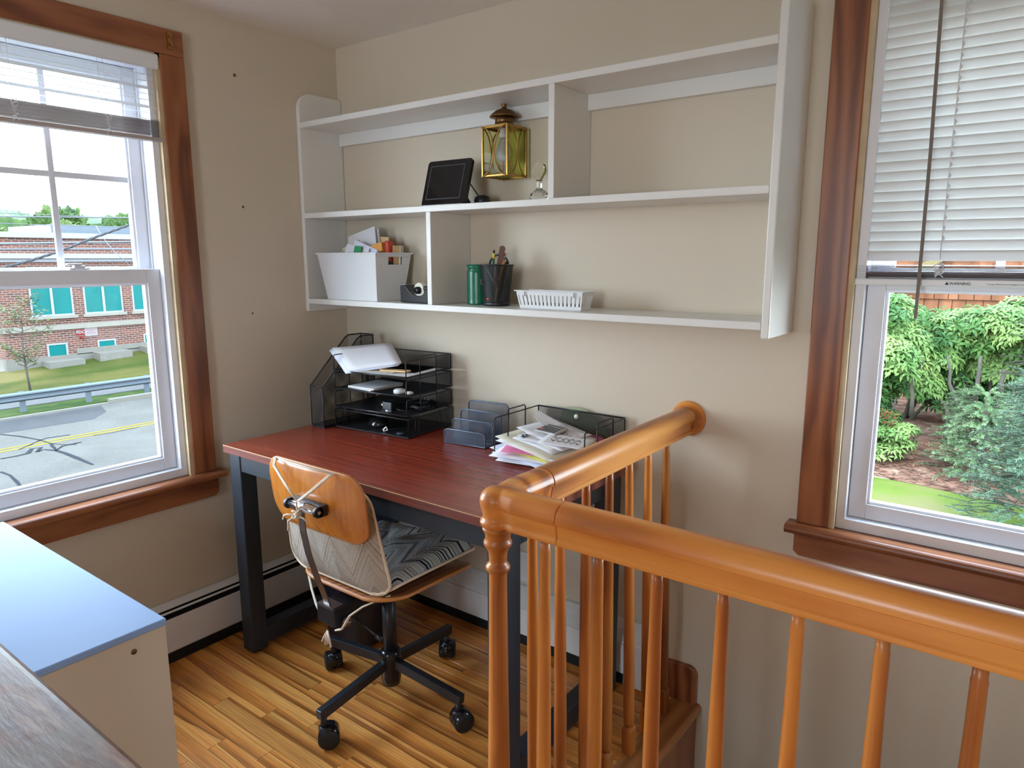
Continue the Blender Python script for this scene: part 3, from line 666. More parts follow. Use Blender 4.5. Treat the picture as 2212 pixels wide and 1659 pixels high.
# ------------------------------------------------------------------ desk chair
CX, CY = .795, -.550
ch = thing('desk_chair', 'bent-plywood swivel chair with a tied zigzag cushion, pulled up to the desk', 'chair', (CX, CY, 0))
def rr(hx, hy, r, n=6):
    p = []
    for sx, sy, a0 in ((1, 1, 0), (-1, 1, 90), (-1, -1, 180), (1, -1, 270)):
        for k in range(n + 1):
            a = math.radians(a0 + 90 * k / n); p.append((sx * (hx - r) + r * math.cos(a), sy * (hy - r) + r * math.sin(a)))
    return p
def shell(out, fn, th, rings=7):
    """a curved sheet with a rounded outline: concentric rings of the outline mapped by fn(p,q)->(point, normal)"""
    n = len(out); vs = []; fs = []
    for side_ in (0, 1):
        for k in range(rings + 1):
            s = 1 - k / rings * .999
            for p, q in out:
                P, Nn = fn(p * s, q * s); vs.append(P + Nn * (th / 2 if side_ else -th / 2))
    R = (rings + 1) * n
    for sd in (0, 1):
        o = sd * R
        for k in range(rings):
            for i in range(n):
                a, b, c, d = o + k * n + i, o + k * n + (i + 1) % n, o + (k + 1) * n + (i + 1) % n, o + (k + 1) * n + i
                fs.append((a, b, c, d) if sd else (d, c, b, a))
    edge = [(i, (i + 1) % n, R + (i + 1) % n, R + i) for i in range(n)]
    return MB().add(vs, fs + edge, True)
# backrest plywood: wraps slightly round the back and leans
BW, BH = .200, .096
def backfn(p, q):
    lean = math.radians(7); yb = -.792 + .024 * (p / BW) ** 2 + .018 * (1 - math.cos(q / BH)); z = .712 + q
    P = Vector((.758 + p, yb - math.sin(lean) * q, z)); Nn = Vector((.24 * -p / BW, 1, .12)).normalized(); return P, Nn
obj('backrest', shell(rr(BW, BH, .06), backfn, .011), 'ply', ch, bevel=.002)
edgep = [backfn(p * 1.001, q * 1.001)[0] for p, q in rr(BW, BH, .06)]
obj('backrest_edge', MB().tube(edgep, .0052, 6, closed=True), 'ply_edge', ch)
SW, SD = .195, .200
def seatfn(p, q):
    z = .418 + .022 * (p / SW) ** 2 - .030 * max(0, q / SD - .35) ** 2 * 1.6 + .03 * max(0, -q / SD - .2) ** 2
    return Vector((.79 + p, -.535 + q, z)), Vector((-.12 * p / SW, 0, 1)).normalized()
obj('seat', shell(rr(SW, SD, .085), seatfn, .012), 'ply_dark', ch, bevel=.002)
obj('seat_edge', MB().tube([seatfn(p * 1.001, q * 1.001)[0] for p, q in rr(SW, SD, .085)], .0056, 6, closed=True), 'ply_edge', ch)
# seat cushion and back cushion
def pillow(out, mid, th, rings=10, power=.55, low=1.0):
    n = len(out); vs = []; fs = []
    for sd in (1, -1):
        for k in range(rings + 1):
            s = 1 - k / rings * .999; hgt = (1 - s ** 3.0) ** power * th
            for p, q in out:
                P, Nn = mid(p * s, q * s); vs.append(P + Nn * hgt * (sd if sd > 0 else -low))
    R = (rings + 1) * n
    for sd in (0, 1):
        for k in range(rings):
            for i in range(n):
                a, b, c, d = sd * R + k * n + i, sd * R + k * n + (i + 1) % n, sd * R + (k + 1) * n + (i + 1) % n, sd * R + (k + 1) * n + i
                fs.append((a, b, c, d) if not sd else (d, c, b, a))
    return MB().add(vs, fs, True)
def scm(p, q):
    wav = .018 * math.sin((p + .1) * 24 + q * 9) - .034 * math.exp(-((p * .8 + q * .55 + .02) / .035) ** 2) + .012 * max(0, -p / .2)
    return Vector((.772 + p, -.518 + q, .450 + .026 * (p / .19) ** 2 * (1 if p > 0 else .6) + wav * .8 - .012 * (q / .19))), Vector((0, 0, 1))
sc = obj('seat_cushion', pillow(rr(.200, .190, .045), scm, .078, power=.62, low=.2), 'fabric', ch)
obj('cushion_piping', MB().tube([scm(p, q)[0] - Vector((0, 0, .003)) for p, q in rr(.202, .192, .045)], .0045, 7, closed=True), 'piping', sc)
def bcm(p, q):
    # q from -.5 (bottom) to .5 (top) along the slope; p across
    t = (q + .20) / .40; z = .452 + t * .318; y = -.722 - .047 * t + .022 * (p / .20) ** 2; x = .758 + p * (.90 + .17 * (1 - t)); return Vector((x, y, z)), Vector((-.2 * p / .2, -1, .15)).normalized()
ob = rr(.205, .20, .07)
bc = obj('back_cushion', pillow(ob, bcm, .016), 'fabric_back', ch)
def bcf(p, q):
    P, Nn = bcm(p, q); return P - Nn * .009, Nn
obj('back_cushion_face', pillow([(p * .985, q * .985) for p, q in ob], bcf, .018), 'fabric', bc)
obj('cushion_piping', MB().tube([bcm(p, q)[0] for p, q in rr(.207, .202, .07)], .0042, 7, closed=True), 'piping', bc)
# steel strut and brackets
st = [(.775, -.826, .722), (.775, -.832, .690), (.775, -.829, .640), (.775, -.816, .570), (.775, -.792, .490), (.775, -.770, .430), (.775, -.762, .398)]
m = MB(); wv = [.022, .024, .025, .026, .026, .026, .026]
vs = []
for (x, y, z), w in zip(st, wv): vs += [(x - w / 2, y - .0025, z), (x + w / 2, y - .0025, z), (x + w / 2, y + .0025, z), (x - w / 2, y + .0025, z)]
n = len(st); m.add(vs, [(i * 4 + k, i * 4 + (k + 1) % 4, i * 4 + 4 + (k + 1) % 4, i * 4 + 4 + k) for i in range(n - 1) for k in range(4)] + [(3, 2, 1, 0), tuple(range(n * 4 - 4, n * 4))], False)
obj('back_strut', m, 'steel_dark', ch, bevel=.001)
tb = obj('pivot_tube', MB().cyl((.715, -.826, .707), (.838, -.826, .707), .0125, n=20), 'chrome', ch)
obj('bracket', MB().box(.715, .838, -.818, -.797, .694, .722), 'black', ch, bevel=.003)
for x in (.709, .834): 
    e_ = obj('end_bracket', MB().cyl((x, -.826, .707), (x + .010, -.826, .707), .0150, n=16).box(x, x + .010, -.826, -.798, .692, .722), 'black', ch, bevel=.001)
obj('bolt', MB().cyl((.844, -.826, .707), (.8465, -.826, .707), .005, n=10), 'steel', ch)
obj('mechanism_housing', MB().box(.738, .812, -.772, -.56, .343, .398), 'black', ch, bevel=.004)
obj('housing_cap', MB().box(.742, .808, -.771, -.735, .398, .401), 'steel', ch)
kb = obj('tension_knob', MB().cyl((.817, -.735, .352), (.828, -.735, .352), .014, n=18).cyl((.828, -.735, .352), (.838, -.735, .352), .007, n=14), 'steel_dark', ch)
obj('lever', MB().tube([(.817, -.70, .345), (.87, -.70, .330), (.91, -.70, .318)], .0035, 8).cyl((.905, -.70, .320), (.925, -.70, .314), .007, n=12), 'black', ch)
obj('column', MB().cyl((CX, CY, .16), (CX, CY, .345), .0215, n=24).cyl((CX, CY, .345), (CX, CY, .408), .026, n=24), 'black', ch)
obj('hub', MB().lathe([(.022, .052), (.028, .055), (.031, .075), (.032, .140), (.035, .150), (.034, .162), (.028, .170), (.022, .172)], (CX, CY, 0), 28), 'black_gloss', ch)
for k, ang in enumerate((2, 92, 182, 272)):
    a = math.radians(ang); d = Vector((math.cos(a), math.sin(a), 0)); s = Vector((-d.y, d.x, 0))
    p0 = Vector((CX, CY, .128)) + d * .025; p1 = Vector((CX, CY, .104)) + d * .285
    arm = obj('base_arm', MB().beam(p0, p1, .024, .030), 'black', ch, bevel=.003)
    c = Vector((CX, CY, 0)) + d * .268; yaw = [math.radians(-25), math.radians(35), math.radians(60), math.radians(-40)][k]
    w = Vector((math.cos(yaw), math.sin(yaw), 0)); f = Vector((-w.y, w.x, 0)); cc = c + f * .012 + Vector((0, 0, .0305))
    cs = obj('caster', MB().cyl(c + Vector((0, 0, .050)), c + Vector((0, 0, .092)), .009, n=12).cyl(c + Vector((0, 0, .055)), c + Vector((0, 0, .062)), .016, n=14), 'black', ch)
    hood = MB()
    for sg in (-1, 1):
        hood.tube([cc + w * (sg * .004), cc + w * (sg * .008), cc + w * (sg * .022), cc + w * (sg * .027), cc + w * (sg * .028)], [.027, .0300, .0300, .0260, .012], 26)
    obj('wheel', hood, 'rubber', cs)
    obj('wheel_hood', MB().tube([cc + w * -.024 + Vector((0, 0, .003)), cc + w * .024 + Vector((0, 0, .003))], [.0300, .0300], 26), 'black_gloss', cs)
# cords tying the cushion
def cord(pts, r=.0026): return MB().tube(pts, r, 6)
T = []
for off in (0, .006):
    T.append([( .612 + off, -.780, .795), (.618 + off, -.797, .812), (.632 + off, -.812, .795), (.695 + off, -.822, .755), (.760 + off * .5, -.836, .727)])
    T.append([(.874 - off, -.778, .800), (.870 - off, -.797, .812), (.858 - off, -.812, .796), (.815 - off, -.823, .760), (.772 - off * .5, -.836, .727)])
for grp_ in (T[0::2], T[1::2]):
    m = MB()
    for p in grp_: m.tube(p, .0026, 6)
    obj('tie_cord', m, 'cord', ch)
m = MB()
m.tube([(.612, -.790, .808), (.68, -.800, .811), (.76, -.803, .812), (.872, -.798, .811)], .0026, 6)
obj('tie_cord', m, 'cord', ch)
kn = MB().tube([Vector((.772 + .010 * math.sin(t * 1.7), -.846 + .006 * math.cos(t * 2.3), .692 + .010 * math.cos(t * 1.3))) for t in [i * .35 for i in range(34)]], .003, 6)
kn.tube([(.772, -.842, .700), (.772, -.843, .727)], .003, 6)
kn.tube([(.770, -.846, .690), (.745, -.856, .690), (.722, -.850, .680), (.706, -.842, .663)], .0024, 6).tube([(.770, -.846, .690), (.748, -.855, .672), (.740, -.85, .650), (.736, -.848, .640)], .0028, 6)
kn.tube([(.775, -.846, .690), (.800, -.845, .688), (.815, -.840, .676)], .0022, 6)
obj('cord_knot', kn, 'cord', ch)
m = MB(); m2 = MB()
for o_ in (0, .005):
    m.tube([(.622 + o_, -.715, .452), (.640 + o_, -.722, .430), (.668 + o_, -.735, .402), (.705 + o_, -.750, .372), (.735 + o_, -.760, .358)], .0026, 6)
    m2.tube([(.955, -.690 - o_, .452), (.930, -.705 - o_, .440), (.895, -.735 - o_, .420), (.868, -.758 - o_, .395), (.850, -.762 - o_, .365), (.835, -.762 - o_, .345), (.815, -.766 - o_, .338)], .0026, 6)
obj('tie_cord', m, 'cord', ch); obj('tie_cord', m2, 'cord', ch)
m = MB()
for i, dx in enumerate((-.018, -.006, .006, .018)):
    m.tube([(.790, -.778, .332), (.790 + dx * .6, -.782, .314), (.790 + dx, -.784, .296 - (i % 2) * .006)], [.0024, .0026, .0034], 6)
obj('cord_tails', m, 'cord', ch)

# ------------------------------------------------------------------ waste bin
wb = thing('waste_bin', 'dark navy oval waste bin on the floor under the desk', 'bin', (.42, -.35, 0))
def ring(cx, cy, hx, hy, z, n=32, e=3.2):
    o = []
    for k in range(n):
        a = 2 * PI * k / n; c, s = math.cos(a), math.sin(a)
        o.append((cx + hx * math.copysign(abs(c) ** (2 / e), c), cy + hy * math.copysign(abs(s) ** (2 / e), s), z))
    return o
m = MB(); n = 32
levels = [(a_, b_, c_ * .925) for a_, b_, c_ in [(.100, .085, .002), (.112, .094, .012), (.143, .120, .470), (.150, .126, .478), (.150, .126, .492), (.142, .118, .492), (.134, .112, .46), (.103, .086, .02)]]
vs = []
for hx, hy, z in levels: vs += ring(.420, -.35, hx, hy, z, n)
m.add(vs, [(i * n + k, i * n + (k + 1) % n, (i + 1) * n + (k + 1) % n, (i + 1) * n + k) for i in range(len(levels) - 1) for k in range(n)] + [tuple(range(n)), tuple(range((len(levels) - 1) * n, len(levels) * n))], True)
obj('bin_body', m, 'navy', wb)
obj('bin_rim', MB().tube([Vector(p) for p in ring(.420, -.35, .150, .126, .4505, n)], .007, 8, closed=True), 'navy_rim', wb)

# ------------------------------------------------------------------ railing
RXX, RY, RZ = 1.5078, -.9139, .8991
rg = thing('stair_railing', 'orange-brown varnished wooden stair railing with a turned corner post', 'railing', (RXX, RY, 0))
half = [(.0, -.038), (.022, -.038), (.0255, -.036), (.0265, -.032), (.0260, -.0275), (.0225, -.0245), (.0225, -.0225), (.0262, .000), (.0262, .0015), (.0318, .0050), (.0325, .012), (.0300, .0205), (.0245, .0285), (.0150, .0348), (.0075, .0366), (.0, .0370)]
prof = half[:-1] + [(-a, b) for a, b in reversed(half) if True][:-1]
prof = [(a, b) for a, b in half] + [(-a, b) for a, b in reversed(half[1:-1])]
def sweep(path, up=Vector((0, 0, 1)), pr=prof, sc=None):
    n = len(pr); vs = []; P = [Vector(p) for p in path]
    for i, p in enumerate(P):
        d0 = (P[i] - P[i - 1]).normalized() if i else None; d1 = (P[i + 1] - P[i]).normalized() if i < len(P) - 1 else None
        if d0 is None: d = d1; k = 1
        elif d1 is None: d = d0; k = 1
        else: d = (d0 + d1).normalized(); k = 1 / max(.3, d.dot(d1))
        r = d.cross(up).normalized(); s = sc[i] if sc else 1
        for a, b in pr: vs.append(p + r * a * k * s + up * b * s)
    m = len(P)
    return MB().add(vs, [tuple(range(n - 1, -1, -1)), tuple(range((m - 1) * n, m * n))] + [(i * n + k, i * n + (k + 1) % n, (i + 1) * n + (k + 1) % n, (i + 1) * n + k) for i in range(m - 1) for k in range(n)], False)
def smoothy(o, ang=40):
    me = o.data
    for p in me.polygons: p.use_smooth = True
    try: me.set_sharp_from_angle(angle=math.radians(ang))
    except Exception: pass
    return o
smoothy(obj('handrail', sweep([(RXX, RY + .1515, RZ), (RXX, -.022, RZ)]), 'rail_y', rg), 32)
smoothy(obj('handrail', sweep([(RXX + .1515, RY, RZ), (3.29, RY, RZ)]), 'rail_x', rg), 32)
cp = [(RXX, RY + .150, RZ), (RXX, RY + .10, RZ), (RXX - .001, RY + .055, RZ + .0005), (RXX + .004, RY + .030, RZ + .001), (RXX + .014, RY + .014, RZ + .001), (RXX + .030, RY + .004, RZ + .001), (RXX + .055, RY - .001, RZ + .0005), (RXX + .10, RY, RZ), (RXX + .150, RY, RZ)]
boss = [(.001, -.046), (.024, -.046), (.029, -.043), (.034, -.036), (.035, -.030), (.029, -.023), (.029, -.016), (.0325, -.004), (.0350, .006), (.0345, .016), (.0300, .026), (.022, .0330), (.012, .0362), (.001, .0368)]
cmb = sweep(cp); cmb.lathe(boss, (RXX, RY, RZ), 36); cmb.lathe([(.001, -.030), (.020, -.028), (.024, 0), (.020, .030), (.001, .0355)], (RXX + .026, RY + .026, RZ), 20)
cmb2 = obj('corner_rail', cmb, 'rail_x', rg)
md = cmb2.modifiers.new('fuse', 'REMESH'); md.mode = 'VOXEL'; md.voxel_size = .0018; md.use_smooth_shade = True
md = cmb2.modifiers.new('soften', 'SMOOTH'); md.factor = .5; md.iterations = 9
zt = RZ - .046
nw = [(.030, zt + .004), (.030, zt - .002), (.0265, zt - .007), (.0250, zt - .012), (.0245, zt - .018), (.024, zt - .021), (.0275, zt - .026), (.028, zt - .030), (.0265, zt - .035), (.022, zt - .040), (.0195, zt - .046), (.0180, zt - .052), (.0176, zt - .064),
      (.0175, zt - .070), (.022, zt - .074), (.0245, zt - .079), (.0235, zt - .084), (.019, zt - .089), (.0178, zt - .094), (.0176, zt - .11), (.0195, zt - .30), (.0230, zt - .55), (.025, .20), (.026, .16), (.030, .155)]
obj('newel_post', MB().lathe(nw, (RXX, RY, 0), 32).box(RXX - .032, RXX + .032, RY - .032, RY + .032, .0005, .155), 'rail_z', rg)
def bal_mesh():
    zt = RZ - .036
    m = MB().lathe([(.0092, zt), (.0094, zt - .025), (.0104, zt - .029), (.0102, zt - .034), (.0104, .76), (.0128, .60), (.0140, .45), (.0150, .28), (.0155, .16), (.0150, .100), (.0125, .086)], (0, 0, 0), 14)
    m.add([(-.0145, -.0145, .0005), (.0145, -.0145, .0005), (.0145, .0145, .0005), (-.0145, .0145, .0005), (-.0145, -.0145, .076), (.0145, -.0145, .076), (.0145, .0145, .076), (-.0145, .0145, .076), (-.010, -.010, .090), (.010, -.010, .090), (.010, .010, .090), (-.010, .010, .090)],
          [(0, 3, 2, 1), (0, 1, 5, 4), (1, 2, 6, 5), (2, 3, 7, 6), (3, 0, 4, 7), (4, 5, 9, 8), (5, 6, 10, 9), (6, 7, 11, 10), (7, 4, 8, 11), (8, 9, 10, 11)])
    return m.mesh('baluster', 'rail_z')
bm_ = bal_mesh()
def bal(x, y, lean=0):
    o = bpy.data.objects.new('baluster', bm_); COL.objects.link(o); o.parent = rg; o.location = (x - RXX, y - RY + .86 * math.sin(lean), 0); o.rotation_euler = (lean, 0, 0)
for y in (-.800, -.694, -.584, -.474, -.372, -.264, -.152, -.050): 
    if y > -.1: continue
    bal(RXX, y, math.radians(1.2 if y < -.45 else 3.2))
x = 1.618
while x < 3.2: bal(x, RY); x += .1115
ros = [(.001, -.034), (.034, -.034), (.037, -.030), (.038, -.022), (.043, -.019), (.0455, -.012), (.050, -.010), (.052, -.006), (.052, -.001)]
obj('wall_rosette', MB().lathe([(r, h) for r, h in ros], (RXX, 0, RZ + .001), 40, 'y'), 'rail_x', rg)
obj('screw', MB().cyl((RXX + .026, -.0355, RZ - .014), (RXX + .026, -.033, RZ - .014), .003, n=10), 'steel_dark', rg)
# ------------------------------------------------------------------ white bookcase and worn table
cb = thing('bookcase', 'low white bookcase with a cream end panel, under the street window', 'bookcase', (.53, -1.43, 0))
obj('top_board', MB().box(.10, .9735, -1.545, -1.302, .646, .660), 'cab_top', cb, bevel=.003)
obj('side_panel', MB().box(.955, .970, -1.543, -1.304, .001, .646), 'cab_side', cb, bevel=.001)
obj('side_panel', MB().box(.103, .118, -1.543, -1.304, .001, .646), 'cab_side', cb, bevel=.001)
obj('back_panel', MB().box(.118, .955, -1.308, -1.304, .04, .646), 'white', cb)
for z in (.04, .24, .44): obj('shelf_board', MB().box(.118, .955, -1.540, -1.309, z, z + .015), 'white', cb)
obj('screw', MB().cyl((.969, -1.368, .618), (.9712, -1.368, .618), .0055, n=16).cyl((.9712, -1.368, .618), (.9716, -1.368, .618), .0022, n=8), 'brass_dark', cb)
def worn():
    m, t, b = newmat('worn varnished table wood')
    v = coords(t, (5, 24, 24)); col = ramp(t, nzt(t, v, 1.3, 6, 1.2), [(.3, (.10, .035, .018)), (.5, (.24, .095, .045)), (.62, (.45, .24, .11))])
    pat = ramp(t, nzt(t, coords(t), 11, 5, .8), [(.44, (0, 0, 0)), (.56, (1, 1, 1))])
    mxx = N(t, 'ShaderNodeMix', data_type='RGBA'); t.links.new(pat, mxx.inputs[0]); t.links.new(col, mxx.inputs[6]); mxx.inputs[7].default_value = (.22, .16, .13, 1)
    t.links.new(mxx.outputs[2], b.inputs['Base Color']); b.inputs['Roughness'].default_value = .42
    bump(t, b, nzt(t, v, 3, 5), .4, .003); return m
MAT['worn'] = worn()
tbm = thing('side_table', 'worn brown wooden table top, nearest thing at the lower left', 'table', (1.35, -1.95, 0))
obj('table_top', MB().box(.85, 1.93, -2.20, -1.716, .955, 1.0), 'worn', tbm, bevel=.010, segs=4)
for a in (.90, 1.82):
    for b_ in (-2.17, -1.80): obj('leg', MB().box(a, a + .045, b_, b_ + .045, .001, .955), 'worn', tbm, bevel=.003)
obj('apron', MB().box(.945, 1.82, -1.79, -1.77, .86, .955), 'worn', tbm)

# ------------------------------------------------------------------ things on the shelves
Z1, Z2 = 1.2101, 1.5328
def frustum_shell(x0, x1, y0, y1, z0, X0, X1, Y0, Y1, z1, th=.003):
    """open tapered box with wall thickness"""
    o0 = [(x0, y0, z0), (x1, y0, z0), (x1, y1, z0), (x0, y1, z0)]; o1 = [(X0, Y0, z1), (X1, Y0, z1), (X1, Y1, z1), (X0, Y1, z1)]
    i1 = [(X0 + th, Y0 + th, z1), (X1 - th, Y0 + th, z1), (X1 - th, Y1 - th, z1), (X0 + th, Y1 - th, z1)]; i0 = [(x0 + th, y0 + th, z0 + th), (x1 - th, y0 + th, z0 + th), (x1 - th, y1 - th, z0 + th), (x0 + th, y1 - th, z0 + th)]
    vs = o0 + o1 + i1 + i0; fs = [(3, 2, 1, 0), (12, 13, 14, 15)]
    for k in range(4):
        l = (k + 1) % 4; fs += [(k, l, 4 + l, 4 + k), (4 + k, 4 + l, 8 + l, 8 + k), (8 + k, 8 + l, 12 + l, 12 + k)]
    return MB().add(vs, fs)
bn = thing('storage_bin', 'white tapered plastic storage bin full of cards, on the left of the lowest shelf board', 'bin', (.25, -.12, Z1))
# right wall has a real hand hole, so build walls separately
zb, zt_ = Z1 + .0005, 1.382
x0, x1, y0, y1 = .122, .395, -.190, -.060; X0, X1, Y0, Y1 = .080, .392 + .012, -.1985, -.020
m = MB()
def wallq(a, b, c, d, th): # quad a,b (bottom) c,d (top), offset inwards
    a, b, c, d = map(Vector, (a, b, c, d)); nn = (b - a).cross(d - a).normalized() * th
    return m.add([a, b, c, d, a - nn, b - nn, c - nn, d - nn], [(0, 1, 2, 3), (7, 6, 5, 4), (0, 4, 5, 1), (1, 5, 6, 2), (2, 6, 7, 3), (3, 7, 4, 0)])
wallq((x0, y0, zb), (x1, y0, zb), (X1, Y0, zt_), (X0, Y0, zt_), .0025)
wallq((x1, y1, zb), (x0, y1, zb), (X0, Y1, zt_), (X1, Y1, zt_), .0025)
wallq((x0, y1, zb), (x0, y0, zb), (X0, Y0, zt_), (X0, Y1, zt_), .0025)
def rp(s, t): # point on right wall: s 0..1 front to back, t 0..1 bottom to top
    a = Vector((x1, y0 + (y1 - y0) * s, zb)); c = Vector((X1, Y0 + (Y1 - Y0) * s, zt_)); return a.lerp(c, t)
sa, sb_, ta, tb2 = .36, .76, .76, .92
for q in (((0, 0), (1, 0), (1, ta), (0, ta)), ((0, tb2), (1, tb2), (1, 1), (0, 1)), ((0, ta), (sa, ta), (sa, tb2), (0, tb2)), ((sb_, ta), (1, ta), (1, tb2), (sb_, tb2))):
    wallq(*[rp(*z) for z in q], .0025)
m.box(x0, x1, y0, y1, zb, zb + .003)
obj('bin_body', m, 'bin', bn, bevel=.0008)
rm = MB(); e = .006
rm.box(X0 - e, X1 + e, Y0 - e * .6, Y0 + .002, zt_ - .004, zt_ + .002).box(X0 - e, X1 + e, Y1 - .002, Y1 + e, zt_ - .004, zt_ + .002).box(X0 - e, X0 + .002, Y0, Y1, zt_ - .004, zt_ + .002).box(X1 - .002, X1 + e, Y0, Y1, zt_ - .004, zt_ + .002)
obj('rim', rm, 'bin', bn, bevel=.001)
def card(name, mat, label, cat, P, w, h, rot, th=.0015, group=None, bevel=0, extra=None):
    """thin upright card: centre P, width w along x, height h along z before the rotation (rx,ry,rz in degrees)"""
    M_ = Matrix.Translation(P) @ (Matrix.Rotation(math.radians(rot[2]), 4, 'Z') @ Matrix.Rotation(math.radians(rot[0]), 4, 'X') @ Matrix.Rotation(math.radians(rot[1]), 4, 'Y'))
    mb = MB().box(-w / 2, w / 2, -th / 2, th / 2, -h / 2, h / 2)
    o = tag(obj(name, mb, mat, None, bevel=bevel), label, cat, group); o.matrix_world = M_; return o
card('envelope', 'paper', 'tall white envelope standing up out of the white bin', 'envelope', (.212, -.085, 1.392), .150, .150, (-8, -14, 0), .003)
card('envelope', 'paper', 'white envelope just behind the tallest one in the white bin', 'envelope', (.222, -.070, 1.390), .140, .140, (-6, -12, 0), .002)
card('note_card', 'paper_warm', 'cream note card leaning in front of the tall envelope in the white bin', 'card', (.195, -.125, 1.370), .095, .100, (-12, -20, 0), .004)
card('greeting_card', 'paper', 'white card with a green corner patch at the front of the bin', 'card', (.240, -.152, 1.360), .130, .100, (-14, 9, 0), .002)
card('card_packet', 'paper_blue', 'clear packet of white cards slanting right in the white bin', 'packet', (.268, -.138, 1.365), .135, .100, (-12, 17, 0), .008)
card('green_card', 'green', 'small green printed card at the front of the white bin', 'card', (.258, -.158, 1.374), .040, .070, (-14, 4, 0), .002)
card('manila_envelope', 'manila', 'yellowish envelopes behind the tall white one in the bin', 'envelope', (.292, -.058, 1.378), .060, .130, (0, 4, 0), .006)
card('orange_box', 'orange', 'orange paper box tipped across the top of the white bin', 'box', (.322, -.115, 1.394), .068, .036, (-15, -18, 8), .030, bevel=.002)
card('red_case', 'red', 'upright red plastic case in the white bin', 'case', (.366, -.095, 1.384), .022, .085, (0, 0, 0), .032, bevel=.005)
card('photo_packet', 'purple', 'dark red glossy packet beside the red case', 'packet', (.340, -.078, 1.376), .050, .090, (-4, 3, 0), .020, bevel=.003)
card('small_card', 'paper', 'small white card right of the red case in the bin', 'card', (.374, -.070, 1.370), .036, .080, (-6, 0, 25), .003)
for k, (mt, lb) in enumerate((('paper_warm', 'cream booklet at the back right corner of the bin'), ('red', 'thin red booklet at the back right corner of the bin'), ('manila', 'tan booklet at the back right corner of the bin'))):
    card('booklet', mt, lb, 'booklet', (.372 + k * .006, -.068, 1.366), .050, .088, (0, 0, 88), .004)
bag = MB().grid(lambda a, b: (.105 + a * .085, -.185 + b * .12, 1.366 + .022 * math.sin(a * PI) * math.sin(b * PI) + .005 * math.sin(a * 17 + b * 9)), 18, 14)
single('plastic_bag', bag, 'white_plastic', 'crumpled clear plastic bag at the left end of the white bin', 'bag', solid=.001)
card('folded_case', 'navy', 'dark folded item seen through the hand hole of the bin', 'case', (.360, -.115, 1.345), .050, .030, (0, 25, 60), .03, bevel=.002)

# tape dispenser
td = thing('tape_dispenser', 'black desktop tape dispenser with a cream roll, beside the white bin', 'dispenser', (.55, -.14, Z1), math.radians(-6))
def L_(mb, name, mat, par, **k): return obj(name, mb, mat, par, world=False, **k)
pf = [(-.068, .0008), (.085, .0008), (.088, .045), (.082, .052), (.060, .034), (.035, .024), (.005, .026), (-.020, .040), (-.038, .058), (-.045, .060), (-.066, .060), (-.070, .052)]
L_(MB().prism(pf, -.024, .024, 'xz'), 'dispenser_body', 'black', td, bevel=.003)
L_(MB().box(-.0705, -.0445, -.021, .021, .0605, .0625), 'cutter_plate', 'steel', td)
L_(MB().prism([(-.0725, .022), (-.0700, .056), (-.0698, .056), (-.0705, .022)], -.020, .020, 'xz').prism([(-.072, .004), (-.0708, .018), (-.0702, .018), (-.0700, .004)], -.020, .020, 'xz'), 'front_label', 'dark_grey', td)
L_(MB().prism([(-.0738, .021), (-.0732, .028), (-.0725, .028), (-.0725, .021)], -.012, .012, 'xz'), 'yellow_mark', 'yellow', td)
n_ = 28; tp = MB(); R1, R0 = .026, .013; vs = []
for yy in (-.010, .010):
    for R in (R1, R0):
        for k in range(n_): a = 2 * PI * k / n_; vs.append((.018 + R * math.cos(a), yy, .044 + R * math.sin(a)))
tp.add(vs, [(k, (k + 1) % n_, n_ + (k + 1) % n_, n_ + k) for k in range(n_)] + [(2 * n_ + k, 3 * n_ + k, 3 * n_ + (k + 1) % n_, 2 * n_ + (k + 1) % n_) for k in range(n_)] + [(k, 2 * n_ + k, 2 * n_ + (k + 1) % n_, (k + 1) % n_) for k in range(n_)] + [(n_ + k, n_ + (k + 1) % n_, 3 * n_ + (k + 1) % n_, 3 * n_ + k) for k in range(n_)], False)
L_(tp, 'tape_roll', 'tape', td)
L_(MB().cyl((.018, -.022, .044), (.018, .022, .044), .0125, n=18), 'tape_core', 'black_gloss', td)
L_(MB().box(.055, .090, -.024, -.012, .045, .060), 'rear_fin', 'black', td, bevel=.004)
tag(obj('notebook', MB().box(.642, .653, -.150, -.040, Z1 + .0005, Z1 + .105), 'navy', None, bevel=.001), 'thin dark notebook standing against the lower divider', 'notebook')

# green canister
gc = thing('canister', 'green enamelled canister behind the mesh pencil cup', 'canister', (.778, -.080, Z1))
obj('canister_body', MB().lathe([(.030, .0008), (.040, .001), (.0415, .004), (.040, .008), (.0405, .018), (.0405, .104), (.040, .110), (.0365, .116), (.0365, .119), (.039, .122), (.0395, .129), (.036, .130)], (.778, -.080, Z1), 36), 'green_dark', gc)
obj('rim', MB().lathe([(.039, .1295), (.0403, .1305), (.0403, .133), (.0370, .1335)], (.778, -.080, Z1), 36), 'green_dark', gc)

